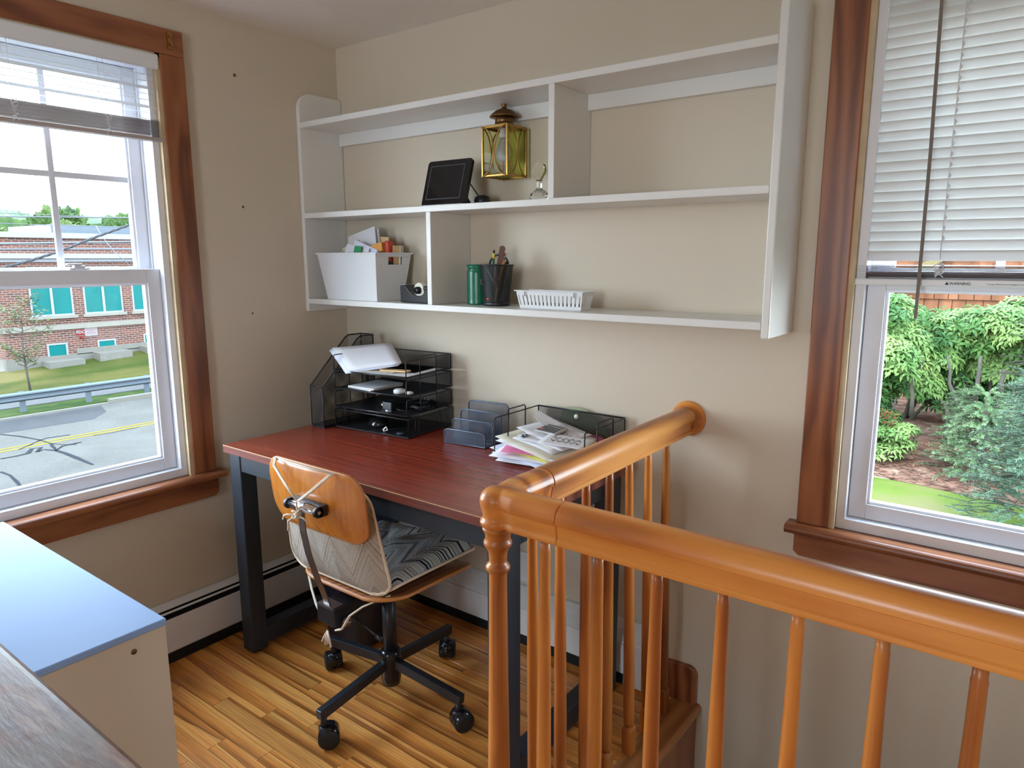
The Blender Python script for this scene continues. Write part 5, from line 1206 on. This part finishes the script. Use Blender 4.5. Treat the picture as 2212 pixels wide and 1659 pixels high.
def scribble(M_, w, n, seed, mat='ink', big=False):
    q = random.Random(seed); m = MB()
    for i in range(n):
        y = .5 - i / n
        x = -w / 2
        if big:
            m.tube([(x + w * t / 14, y * .03 + .008 * math.sin(t * 2.1 + seed), .0008) for t in range(15)], .0006, 4)
        else:
            while x < w / 2 - .01:
                l = q.uniform(.006, .02); m.box(x, min(x + l, w / 2), y * .07, y * .07 + .0011, .0, .0004); x += l + .004
    m.xf(M_); return m
# letters: top sheet with typed lines and a handwritten sheet
top = sheet('letter_sheet', 'paper', 'topmost typed letter lying under the calculator on the paper pile', 'letter', Matrix.Translation((1.110, -.118, ZD + .0745)) @ Rx(5.5) @ Ry(2.5) @ Rz(-20), .200, .150, .0010, 0, .0, 3)
ls = MB(); q = random.Random(5)
for i in range(7):
    x = -.08
    while x < .07:
        l = q.uniform(.006, .02); ls.box(x, x + l, .06 - i * .009, .0612 - i * .009, .0008, .0012); x += l + .004
o = obj('typed_lines', ls, 'dark_grey', top, world=False)
hand = sheet('handwritten_note', 'paper', 'white note with black handwriting in front of the calculator', 'note', Matrix.Translation((1.200, -.185, ZD + .0700)) @ Rx(5.5) @ Ry(2.5) @ Rz(8), .150, .090, .0010, 0, .0, 4)
m = MB()
for i in range(2): m.tube([(-.05 + .006 * t, .012 - i * .022 + .009 * math.sin(t * 1.9 + i), .0012) for t in range(17)], .0008, 5)
obj('handwriting', m, 'ink', hand, world=False)
# calculator
ca = thing('calculator', 'small grey pocket calculator lying on the paper pile', 'calculator', (1.108, -.128, ZD + .0770), math.radians(-8)); ca.rotation_euler = (math.radians(7), 0, math.radians(-8)); ca.scale = (.92, .92, .92)
L_(MB().box(-.048, .048, -.036, .036, 0, .008), 'calculator_body', 'calc', ca, bevel=.003)
L_(MB().box(-.036, .038, .020, .031, .0078, .0086), 'display', 'screen', ca)
for i in range(5):
    for j in range(4):
        L_(MB().box(-.038 + i * .0160, -.0265 + i * .0160, -.030 + j * .0118, -.0225 + j * .0118, .0078, .0096), 'key', 'pinkred' if (i == 0 and j in (1,)) else 'dark_grey', ca)
bc_ = thing('binder_clip', 'small silver-blue binder clip at the front of the paper pile', 'clip', (1.060, -.205, ZD + .0640), math.radians(-20))
L_(MB().prism([(-.008, 0), (.008, 0), (.002, .010), (-.002, .010)], -.010, .010, 'xz'), 'clip_body', 'grey_metal', bc_, bevel=.0005)
L_(MB().tube([(-.002, -.006, .010), (-.016, -.008, .014), (-.016, .008, .014), (-.002, .006, .010)], .0009, 5).tube([(.002, -.006, .010), (.018, -.008, .010), (.018, .008, .010), (.002, .006, .010)], .0009, 5), 'clip_wire', 'steel', bc_)
tag(obj('sticky_tab', MB().box(.955, .985, -.192, -.178, ZD + .0485, ZD + .0492), 'yellow_paper', None), 'yellow sticky tab at the left tip of the paper pile', 'tab')
# ------------------------------------------------------------------ street side
GR = -3.7
struct('road', MB().box(-24.0, -3.0, -30, 60, GR - .3, GR), 'asphalt')
struct('yard', MB().box(-6.0, -.13, -30, .13, GR - .3, GR + .06).box(-6, 3.4, -30, -4.43, GR - .3, GR + .06), 'verge')
struct('street_verge', MB().box(-25.3, -23.9, -30, 60, GR - .3, GR + .05), 'verge')
struct('curb', MB().box(-23.95, -23.68, 9.0, 60, GR - .1, GR + .14).box(-23.95, -23.72, -30, 9.0, GR - .1, GR + .03), 'concrete')
struct('sidewalk', MB().box(-27.0, -25.2, -30, 60, GR - .2, GR + .08), 'sidewalk')
m = MB(); nseg = 24
vs = []
for i in range(nseg + 1):
    t = i / nseg; y = -30 + 90 * t
    zb_ = -3.16 + (y - 8.3) * .064; zb_ = max(-3.7, min(-2.2, zb_)); vs += [(-26.95, y, GR + .09), (-29, y, GR + .09 + (zb_ - GR - .09) * .55), (-31.2, y, zb_)]
m.add(vs, [(i * 3 + k, i * 3 + k + 1, i * 3 + k + 4, i * 3 + k + 3) for i in range(nseg) for k in range(2)]); struct('lawn', m, 'lawn')
m = MB().prism([(-19.55, -30), (-19.43, -30), (-19.13, 60), (-19.25, 60)], GR + .001, GR + .006, 'xy').prism([(-19.83, -30), (-19.71, -30), (-19.41, 60), (-19.53, 60)], GR + .001, GR + .006, 'xy')
# lines measured at y 4.3 and 8.1 run almost straight along the street
struct('lane_marking', m, 'yellow_line')
struct('asphalt_patch', MB().prism([(-23.65, -20), (-21.9, -20), (-21.7, 5.0), (-21.5, 7.5), (-22.4, 8.3), (-23.55, 8.6)], GR + .001, GR + .004, 'xy'), 'asphalt_dark')
def crack(pts, w, name='tar_seam'):
    q = random.Random(len(pts)); P = [at(u, v, 2, GR) for u, v in pts]; vs = []
    for i, p in enumerate(P):
        d = (P[min(i + 1, len(P) - 1)] - P[max(i - 1, 0)]).normalized(); s = Vector((-d.y, d.x, 0)) * w * .5 * q.uniform(.5, 1.5)
        vs += [p + s, p - s]
    vs = [(a[0], a[1], GR + .007) for a in vs]
    return MB().add(vs, [(i * 2, i * 2 + 1, i * 2 + 3, i * 2 + 2) for i in range(len(P) - 1)])
for pts, w in (([(0, 937), (40, 941), (80, 948), (110, 957), (150, 960), (165, 958)], .06), ([(0, 990), (35, 984), (60, 978), (68, 968), (88, 965), (80, 975), (95, 970), (120, 972), (140, 978), (165, 988), (200, 1003)], .10),
               ([(110, 957), (112, 962), (122, 972), (135, 962), (175, 954)], .07), ([(0, 1018), (20, 1025), (36, 1040), (45, 1052)], .09), ([(40, 970), (62, 961), (85, 950), (100, 945), (150, 938)], .05), ([(200, 940), (240, 934), (300, 922)], .03)):
    tag(obj('tar_seam', crack(pts, w), 'crack', None), {6: 'thin tar seam on the road', 11: 'branching tar seam on the near lane'}.get(len(pts), 'tar seam across the road'), 'tar seam')
sc_i = [o for o in COL.objects if o.name.startswith('tar_seam')]
for o, lb in zip(sc_i, ('dark tar seam crossing the yellow line from the left', 'long branching tar seam on the near lane', 'short hooked tar seam right of the branching one', 'tar seam in the nearest lane at the lower left', 'faint tar seam just beyond the yellow line', 'thin crack beyond the yellow line at the right')): o['label'] = lb
# guardrail
gd = thing('guardrail', 'galvanised steel guardrail along the far side of the street', 'guardrail', (-24.3, 7, GR))
wprof = [(0, -.155), (.02, -.15), (.08, -.10), (.08, -.06), (.02, -.02), (.02, .02), (.08, .06), (.08, .10), (.02, .15), (0, .155), (-.006, .155), (.012, .14), (.07, .10), (.07, .06), (.012, .02), (.012, -.02), (.07, -.06), (.07, -.10), (.012, -.14), (-.006, -.155)]
obj('w_beam_rail', MB().prism([(-24.28 + a, GR + .57 + b) for a, b in wprof], -10, 40, 'xz'), 'galv', gd)
for y in (-1.6 , .45, 2.5, 4.52, 6.53, 8.56, 10.6, 12.6, 14.7): obj('post', MB().box(-24.38, -24.29, y - .08, y + .08, GR + .04, GR + .74), 'galv', gd)
# building
bd = thing('brick_building', 'long red brick building with teal windows across the street', 'building', (-31, 11, GR))
BX = -31.0
obj('brick_wall', MB().box(-45, BX, 8.28, 45, GR - .2, 2.22), 'brick', bd)
obj('foundation', MB().box(-45.05, BX + .06, 8.24, 45, GR - .3, -2.72).box(-45.05, BX + .06, 10.9, 45, -2.75, -2.5), 'concrete', bd)
obj('belt_course', MB().box(-45.1, BX + .08, 8.20, 45, -1.63, -1.42), 'stone', bd)
obj('cornice', MB().box(-45.1, BX + .10, 8.20, 45, 1.22, 1.34).box(-45.15, BX + .22, 8.1, 45, 1.36, 1.50).box(-45.1, BX + .12, 8.15, 45, 1.5, 1.57), 'white_out', bd)
obj('coping', MB().box(-45.15, BX + .12, 8.10, 45, 2.20, 2.42), 'white_out', bd)
obj('roof_parapet', MB().box(-38.0, -33.0, 11.2, 45, 2.3, 2.85), 'galv', bd)
def bwin(y0, y1, z0, z1, cols, transom, sill=True):
    f = obj('window', MB().box(BX - .05, BX + .03, y0, y0 + .07, z0, z1).box(BX - .05, BX + .03, y1 - .07, y1, z0, z1).box(BX - .05, BX + .029, y0 + .07, y1 - .07, z0, z0 + .07).box(BX - .05, BX + .029, y0 + .07, y1 - .07, z1 - .07, z1), 'white_out', bd)
    if cols == 2: obj('mullion', MB().box(BX - .04, BX + .035, (y0 + y1) / 2 - .05, (y0 + y1) / 2 + .05, z0, z1), 'white_out', f)
    if transom: obj('transom', MB().box(BX - .04, BX + .033, y0, y1, transom - .03, transom + .03), 'white_out', f)
    for k in range(cols):
        a = y0 + .07 + (y1 - y0 - .14) * k / cols; b = y0 + .07 + (y1 - y0 - .14) * (k + 1) / cols
        if transom: obj('pane', MB().box(BX, BX + .012, a, b, z0 + .07, transom), 'teal', f); obj('pane', MB().box(BX, BX + .012, a, b, transom, z1 - .07), 'teal', f)
        else: obj('pane', MB().box(BX, BX + .012, a, b, z0 + .07, z1 - .07), 'teal', f)
    if sill: obj('sill', MB().box(BX, BX + .12, y0 - .10, y1 + .10, z0 - .12, z0), 'stone', bd)
for k in range(9):
    y0 = 9.36 + k * 2.05; bwin(y0, y0 + 1.62, -1.03, 1.02, 2, .19)
for k, (y0, y1, z0, z1) in enumerate(((9.78, 10.57, -2.87, -2.19), (11.78, 12.56, -2.70, -2.20), (13.8, 14.6, -2.62, -2.1), (15.9, 16.7, -2.5, -2.0))):
    bwin(y0, y1, z0, z1, 1, 0, False)
    gz = -3.16 + (y0 - 8.3) * .064
    obj('window_well', MB().box(BX, BX + .75, y0 - .25, y1 + .35, gz - .25, z0 - .02), 'concrete', bd)
obj('wall_pipe', MB().cyl((BX + .01, 11.15, -2.02), (BX + .22, 11.15, -2.06), .05, n=12), 'sign_red', bd)
fs = thing('fire_sign', 'small red FDC sign on the brick wall', 'sign', (BX + .02, 11.13, -1.8))
obj('sign_plate', MB().box(BX + .005, BX + .03, 10.97, 11.30, -1.915, -1.685), 'sign_red', fs)
RM = Matrix(((0, 0, 1, BX + .032), (1, 0, 0, 11.135), (0, 1, 0, -1.80), (0, 0, 0, 1)))
text('FDC', .185, 'sign_white', RM, 'sign_letters', fs, .003, .006)
ws = thing('notice_sign', 'white notice board with rows of faded red text beside the red sign', 'sign', (BX + .02, 11.56, -1.8))
obj('sign_plate', MB().box(BX + .005, BX + .03, 11.31, 11.82, -1.99, -1.63), 'sign_white', ws)
m = MB(); q = random.Random(2)
for i in range(7):
    w_ = q.uniform(.14, .22); m.box(BX + .031, BX + .034, 11.565 - w_, 11.565 + w_, -1.70 - i * .037, -1.683 - i * .037)
obj('text_rows', m, 'sign_pink', ws)
# foliage helpers
def crown(c, r, seed, lumps=1.4, sz=1.0, sub=4):
    bm = bmesh.new(); bmesh.ops.create_icosphere(bm, subdivisions=sub, radius=1); mb = MB()
    for v in bm.verts:
        p = v.co.copy(); n_ = noise.noise(p * 1.7 + Vector((seed * 3.1, 0, 0))) * .28 + noise.noise(p * 5 + Vector((0, seed, 0))) * .20 * lumps + noise.noise(p * 13 + Vector((seed, 0, 0))) * .10 * lumps + noise.noise(p * 34 + Vector((seed, 5, 0))) * .07 * lumps
        p = p * (1 + n_); v.co = Vector((c[0] + p.x * r, c[1] + p.y * r, c[2] + p.z * r * sz))
    mb.v = [tuple(v.co) for v in bm.verts]; mb.f = [tuple(v.index for v in f.verts) for f in bm.faces]; mb.sm = [False] * len(mb.f); bm.free(); return mb
q = random.Random(21)
ordn = ['first', 'second', 'third', 'fourth', 'fifth']
for nm, row, X, y0_, dy, n_, r, zs, mt in (('tree', 'bright green tree just behind the brick building roof', -52, 14.4, 4.6, 3, 1.55, (3.5, 3.7, 3.5, 3.8), 'tree_far_light'), ('tree', 'mid green tree in the middle row behind the brick building', -62, 16.0, 5.8, 3, 1.95, (4.4, 4.3, 4.7, 4.4), 'tree_far'), ('tree', 'darker tree in the back row beyond the brick building', -76, 20.6, 7.4, 3, 2.5, (4.9, 5.9, 5.0, 5.9), 'tree_far')):
    for k in range(n_):
        y = y0_ + k * dy; t = thing(nm, row + ', %s from the left' % ordn[k], 'tree', (X, y, GR), group='trees beyond the building')
        obj('foliage', crown((X, y, zs[k] - r * .95), r, k + int(-X), sub=6), mt, t)
        obj('trunk', MB().cyl((X, y, GR), (X, y, zs[k] - r * 1.2), .25, .15, n=8), 'bark', t)
m = MB(); NN = 400
vs = []
for i in range(NN + 1):
    y = 10 + 50 * i / NN; zt_ = 6.9 + 1.1 * noise.noise(Vector((y * .15, 3, 0))) + .35 * noise.noise(Vector((y * .9, 1, 0))) + .25 * noise.noise(Vector((y * 3.1, 2, 0))); vs += [(-95, y, GR), (-97, y, zt_ - 1.2), (-100, y, zt_), (-112, y, GR)]
m.add(vs, [(i * 4 + k, i * 4 + k + 1, i * 4 + k + 5, i * 4 + k + 4) for i in range(NN) for k in range(3)]); struct('wooded_hill', m, 'tree_far')
struct('far_field', MB().box(-140, -31.5, -60, 120, GR - .5, GR - .05), 'verge')
# sapling
sp = thing('sapling', 'thin young tree with sparse leaves on the lawn by the guardrail', 'tree', (-27.2, 7.72, GR + .1))
sx_, sy_ = -27.2, 7.75
obj('trunk', MB().tube([(sx_, sy_, GR + .1), (sx_, sy_ - .06, -2.6), (sx_, sy_ - .08, -2.0), (sx_, sy_ - .02, -1.2), (sx_, sy_, -.2)], [.045, .04, .032, .022, .008], 8), 'bark', sp)
m = MB(); lf = []; 
for k in range(34):
    z = q.uniform(-2.3, .3); a = q.uniform(0, 2 * PI); L = (.35 + .65 * (1 - abs(z + 1.1) / 1.5)) * 1.15; p0 = Vector((sx_, sy_ - .04, z - .35)); p1 = Vector((sx_ + L * math.cos(a) * .8, sy_ + L * math.sin(a), z + .15)); pm = p0.lerp(p1, .5) - Vector((0, 0, .1))
    m.tube([p0, pm, p1], [.012, .008, .004], 5)
    for j in range(26):
        t = q.uniform(.3, 1.05); lf.append(p0.lerp(p1, t) + Vector((q.uniform(-.12, .12), q.uniform(-.12, .12), q.uniform(-.14, .12))))
obj('branches', m, 'bark', sp)
m = MB()
for p in lf:
    a = q.uniform(0, PI); s = q.uniform(.05, .085); u = Vector((math.cos(a), math.sin(a), q.uniform(-.5, .5))) * s; w = Vector((-math.sin(a), math.cos(a), q.uniform(-.6, .6))) * s * .5
    m.add([p - u, p + w, p + u, p - w], [(0, 1, 2, 3)])
o = obj('foliage', m, 'sapling', sp); o['kind'] = 'stuff'
# overhead wires
def wirep(px0, px1, X, r, mat, name, label, sag=.0, ext=8):
    a, b = at(*px0, 0, X), at(*px1, 0, X); d = b - a; p0, p1 = a - d * ext * .4, b + d * ext * .3
    pts = [p0.lerp(p1, t / 24) - Vector((0, 0, sag * (1 - (2 * t / 24 - 1) ** 2))) for t in range(25)]
    return tag(obj(name, MB().tube(pts, r, 6), mat, None), label, 'wire')
wirep((0, 458), (265, 470), -21, .012, 'cable', 'overhead_wire', 'uppermost thin wire crossing above the treetops')
wirep((0, 466), (265, 469), -21, .022, 'cable', 'overhead_wire', 'thicker dark wire just above the treetops')
wirep((0, 481), (265, 490), -21, .012, 'cable', 'overhead_wire', 'thin wire in front of the treetops')
wirep((0, 525), (275, 521), -21, .036, 'cable', 'overhead_wire', 'upper black cable in front of the brick parapet')
wirep((0, 537), (275, 537), -21, .034, 'cable', 'overhead_wire', 'lower black cable in front of the brick parapet')
tag(obj('overhead_wire', MB().tube([at(u, v, 0, -20) for u, v in ((130, 383), (155, 386), (185, 389), (230, 398), (280, 413), (330, 424))], .008, 5), 'cable', None), 'short thin wire high in the upper window pane', 'wire')
tag(obj('overhead_wire', MB().tube([at(u, v, 0, -20) for u, v in ((207, 486), (222, 512), (245, 540), (280, 572))], .010, 5), 'white_out', None), 'pale guy wire slanting down to the right', 'wire')
tw = thing('service_cable', 'twisted grey service cable slanting up to the right outside the window', 'cable', at(130, 540, 0, -5))
path = [at(u, v, 0, -5) for u, v in ((-160, 600), (-80, 590), (0, 578), (60, 563), (130, 541), (200, 513), (270, 488), (340, 462), (420, 430))]
pts = []
for i in range(len(path) - 1):
    for j in range(8): pts.append(path[i].lerp(path[i + 1], j / 8))
for ph in (0, 2.1, 4.2):
    obj('strand', MB().tube([p + Vector((0, .5, 0)) * 0 + Vector((.007 * math.cos(i * 1.1 + ph), 0, .007 * math.sin(i * 1.1 + ph))) for i, p in enumerate(pts)], .0065, 6), 'cable_grey', tw)

# ------------------------------------------------------------------ garden side
GG = -1.1
struct('garden_lawn', MB().box(-6, 14, .13, 6.7, GG - .4, GG), 'garden_lawn')
m = MB(); vs = []; q = random.Random(8); NX = 40
def edge(x): return 6.55 + .18 * math.sin(x * 1.7) + .25 * (x - 1.5) * .2
for i in range(NX + 1):
    x = -6 + 20 * i / NX; vs += [(x, edge(x), GG + .004), (x, edge(x) + .25, GG + .05), (x, 20, GG + .15)]
m.add(vs, [(i * 3 + k, i * 3 + k + 1, i * 3 + k + 4, i * 3 + k + 3) for i in range(NX) for k in range(2)]); struct('mulch_bed', m, 'mulch')
m = MB()
for k in range(2600):
    x = q.uniform(-.5, 4); y = edge(x) + abs(q.gauss(0, 1.1)); a = q.uniform(0, PI); l = q.uniform(.015, .05); z = GG + min(.06, .01 + (y - edge(x)) * .16) + q.uniform(0, .02)
    u = Vector((math.cos(a) * l, math.sin(a) * l, q.uniform(-.01, .01))); w = Vector((-math.sin(a), math.cos(a), 0)) * .007; p = Vector((x, y, z)); m.add([p - u - w, p + u - w, p + u + w, p - u + w], [(0, 1, 2, 3)])
tag(obj('bark_chips', m, 'mulch', None), 'reddish bark chips scattered under the shrubs', 'bark chips', kind='stuff')
# house behind
hs = thing('shingled_house', 'brown shingled house with pale yellow trim behind the rhododendrons', 'house', (1.5, 14, GG))
obj('wall', MB().box(-3.5, 9, 12.3, 18, GG - .1, 3.4), 'shingle', hs)
m = MB(); q = random.Random(4)
sg = 0
for rw in range(9):
    z = -.55 + rw * .20; x = -1.2 + (rw % 2) * .12
    while x < 3.4:
        w_ = q.uniform(.14, .26)
        if sg < 250:
            o = MB().add([(x, 12.262 - q.uniform(0, .012), z), (x + w_ - .012, 12.262 - q.uniform(0, .012), z), (x + w_ - .012, 12.295, z + .215), (x, 12.295, z + .215), (x, 12.3, z), (x + w_ - .012, 12.3, z), (x + w_ - .012, 12.3, z + .215), (x, 12.3, z + .215)], [(0, 1, 2, 3), (0, 4, 5, 1), (1, 5, 6, 2), (3, 7, 4, 0)])
            obj('shingle', o, 'shingle', hs); sg += 1
        x += w_
obj('gable_trim', MB().beam((-.35, 12.1, .35), (1.1, 12.1, 1.55), .16, .20, (0, 1, 0)).beam((-.35, 12.1, .35), (-1.5, 12.1, -.6), .16, .20, (0, 1, 0)), 'house_trim', hs)
f = obj('window', MB().box(.60, .95, 12.2, 12.29, -.45, .25).box(.60, 1.9, 12.2, 12.29, .17, .29).box(1.55, 1.75, 12.2, 12.29, -.75, .17).box(.60, 1.9, 12.2, 12.29, -.85, -.75), 'house_trim', hs)
obj('pane', MB().box(.95, 1.55, 12.26, 12.285, -.75, .17), 'dark_grey', f)
obj('gutter', MB().box(-3.5, .2, 11.9, 12.1, 1.0, 1.1), 'white_out', hs)
# rhododendrons
def whorls(pts, mat, parent, lsize=.10, q=None, name='foliage'):
    m = MB(); vs = []; fs = []
    for p, up in pts:
        n_ = q.choice([6, 7, 8]); t = up.normalized(); a0 = q.uniform(0, 2 * PI); e1 = t.orthogonal().normalized(); e2 = t.cross(e1)
        for k in range(n_):
            a = a0 + 2 * PI * k / n_ + q.uniform(-.2, .2); d = e1 * math.cos(a) + e2 * math.sin(a); L = lsize * q.uniform(.75, 1.2); w = L * .14; lift = q.uniform(.05, .55)
            s = t.cross(d).normalized(); b0 = p + d * L * .10; mid = p + d * L * .6 + t * L * lift * .5; tip = p + d * L + t * L * (lift * .5 - .18); k0 = len(vs)
            vs += [b0, mid + s * w, tip, mid - s * w]; fs += [(k0, k0 + 1, k0 + 2, k0 + 3)]
    m.add(vs, fs); o = obj(name, m, mat, parent); o['kind'] = 'stuff'; return o
def shrub(cx, cy, rx, ry, z0, z1, n, mat, label, seed, lsize=.125, inner=450, stems=7, zr=(.25, .95), nb=12):
    q = random.Random(seed); t = thing('rhododendron', label, 'shrub', (cx, cy, GG), group='rhododendrons in the garden bed')
    def pts(n, rmin):
        o = []
        blobs = [(q.uniform(-.75, .75), q.uniform(-.6, .6), q.uniform(*zr), q.uniform(.28, .5)) for _ in range(nb)]
        for _ in range(n):
            b = q.choice(blobs); a, e = q.uniform(0, 2 * PI), math.asin(q.uniform(-.35, 1)); r_ = b[3] * q.uniform(rmin, 1)
            d = Vector((math.cos(a) * math.cos(e), math.sin(a) * math.cos(e), math.sin(e)))
            p = Vector((cx + (b[0] + d.x * r_) * rx, cy + (b[1] + d.y * r_) * ry, z0 + (z1 - z0) * (b[2] * .8 + .05 + d.z * r_ * .45))); up = (d + Vector((0, -.3, .9))).normalized(); o.append((p, up))
        return o, blobs
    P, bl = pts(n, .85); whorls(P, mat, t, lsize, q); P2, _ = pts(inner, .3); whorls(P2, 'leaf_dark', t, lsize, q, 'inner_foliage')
    m = MB()
    for b in bl[:stems]:
        e = Vector((cx + b[0] * rx, cy + b[1] * ry, z0 + (z1 - z0) * b[2] * .8)); s = Vector((cx + b[0] * .2, cy, GG - .02)); m1 = s.lerp(e, .4) + Vector((q.uniform(-.15, .15), q.uniform(-.1, .1), .1)); m.tube([s, m1, s.lerp(e, .7) + Vector((q.uniform(-.1, .1), 0, .05)), e], [.03, .024, .018, .010], 7)
    obj('stems', m, 'bark', t); return t
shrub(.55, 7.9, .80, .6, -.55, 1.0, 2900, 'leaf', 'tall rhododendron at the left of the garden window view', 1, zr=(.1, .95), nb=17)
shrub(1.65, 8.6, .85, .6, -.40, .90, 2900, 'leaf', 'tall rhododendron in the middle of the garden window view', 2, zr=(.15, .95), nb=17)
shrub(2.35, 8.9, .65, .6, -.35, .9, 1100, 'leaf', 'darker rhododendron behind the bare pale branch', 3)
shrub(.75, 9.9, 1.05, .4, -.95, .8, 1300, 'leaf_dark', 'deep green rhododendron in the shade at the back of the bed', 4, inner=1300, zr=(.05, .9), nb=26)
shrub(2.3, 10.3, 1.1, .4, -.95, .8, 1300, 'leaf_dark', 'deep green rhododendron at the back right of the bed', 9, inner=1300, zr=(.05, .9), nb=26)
shrub(.95, 7.35, .34, .3, -1.05, -.55, 170, 'leaf', 'small low rhododendron on the bark mulch', 5, .095, 40, 3)
shrub(.60, 7.6, .42, .3, -.8, -.15, 200, 'leaf_dark', 'low rhododendron left of the small one on the mulch', 6, .105, 60, 3)
q = random.Random(9); t = thing('withered_sprig', 'withered reddish leaves above the small rhododendron', 'leaves', (1.02, 7.3, -.62))
whorls([(Vector((1.0 + q.uniform(-.07, .07), 7.3 + q.uniform(-.05, .05), -.50 + q.uniform(-.1, .1))), Vector((q.uniform(-.3, .3), -.4, -1))) for _ in range(7)], 'leaf_tan', t, .10, q, 'withered_leaves')
# bare curved branch
b_ = thing('bare_branch', 'pale bare forked branch bending up in front of the dark shrubs', 'branch', at(2122, 930, 1, 7.6))
def bp_(pts, r0, r1, Y=7.6): P = [at(u, v, 1, Y) for u, v in pts]; return P, [r0 + (r1 - r0) * i / (len(P) - 1) for i in range(len(P))]
m = MB()
for pts, r0, r1 in (([(2118, 945), (2126, 922), (2150, 912), (2158, 890), (2160, 862), (2162, 830), (2170, 800)], .045, .022), ([(2126, 924), (2112, 900), (2104, 870), (2110, 835), (2115, 800), (2118, 770)], .038, .016), ([(2090, 900), (2075, 880), (2062, 860), (2050, 830), (2052, 800), (2046, 770)], .032, .012), ([(1910, 910), (1930, 880), (1935, 860)], .02, .01), ([(1968, 900), (1970, 860), (1968, 820), (1962, 790)], .03, .012), ([(1968, 812), (1950, 800), (1935, 780)], .014, .006), ([(1968, 812), (1985, 795), (1998, 778)], .014, .006)):
    P, R_ = bp_(pts, r0, r1); m.tube(P, R_, 8)
obj('limb', m, 'bark', b_)
# conifers
def sprays(P, mat, parent, q, L=.34, nn=34, nl=.030, name='needles'):
    m = MB(); tw = MB(); vs = []; fs = []
    for p, d in P:
        d = d.normalized(); l = L * q.uniform(.6, 1.15); droop = q.uniform(.0, .25); pts = [p + d * l * t - Vector((0, 0, droop * l * t * t)) for t in (0, .35, .7, 1)]
        tw.tube(pts, [.005, .004, .003, .002], 4)
        for k in range(nn):
            t = q.uniform(.05, 1); c = p + d * l * t - Vector((0, 0, droop * l * t * t)); a = q.uniform(0, 2 * PI); e1 = d.orthogonal().normalized(); e2 = d.cross(e1); nd = (e1 * math.cos(a) + e2 * math.sin(a) + d * .55).normalized() * nl * q.uniform(.7, 1.3); s = nd.cross(d).normalized() * .0030; k0 = len(vs)
            vs += [c - s, c + s, c + nd + s * .4, c + nd - s * .4]; fs.append((k0, k0 + 1, k0 + 2, k0 + 3))
    m.add(vs, fs); o = obj(name, m, mat, parent); o['kind'] = 'stuff'; obj('twigs', tw, 'bark', parent)
def conifer(cx, cy, R, z0, z1, n, mat, label, seed, L=.34, nn=34, nl=.03, trunk=True, name='spruce'):
    q = random.Random(seed); t = thing(name, label, 'conifer', (cx, cy, GG)); P = []
    for _ in range(n):
        h = q.random(); z = z0 + (z1 - z0) * h; rad = R * (1 - .65 * h) * q.uniform(.35, 1); a = q.uniform(0, 2 * PI); d = Vector((math.cos(a), math.sin(a), q.uniform(-.15, .45))); P.append((Vector((cx + math.cos(a) * rad * .8, cy + math.sin(a) * rad * .8, z)), d))
    sprays(P, mat, t, q, L, nn, nl)
    obj('trunk', MB().cyl((cx, cy, GG), (cx, cy, z1), .06, .02, n=8), 'bark', t)
conifer(2.62, 5.6, .95, -.95, .35, 900, 'spruce', 'blue-green spruce spreading over the lawn at the right of the window', 31, .26, 60, .026)
conifer(1.95, 7.3, .62, -1.0, -.10, 520, 'juniper', 'paler grey-green juniper between the spruce and the rhododendrons', 32, .20, 60, .024, name='juniper')
conifer(2.95, 7.4, .95, .05, 1.9, 620, 'spruce_dark', 'dull green spruce with bare twigs at the upper right of the window', 33, .34, 60, .03)
SC.frame_set(1)
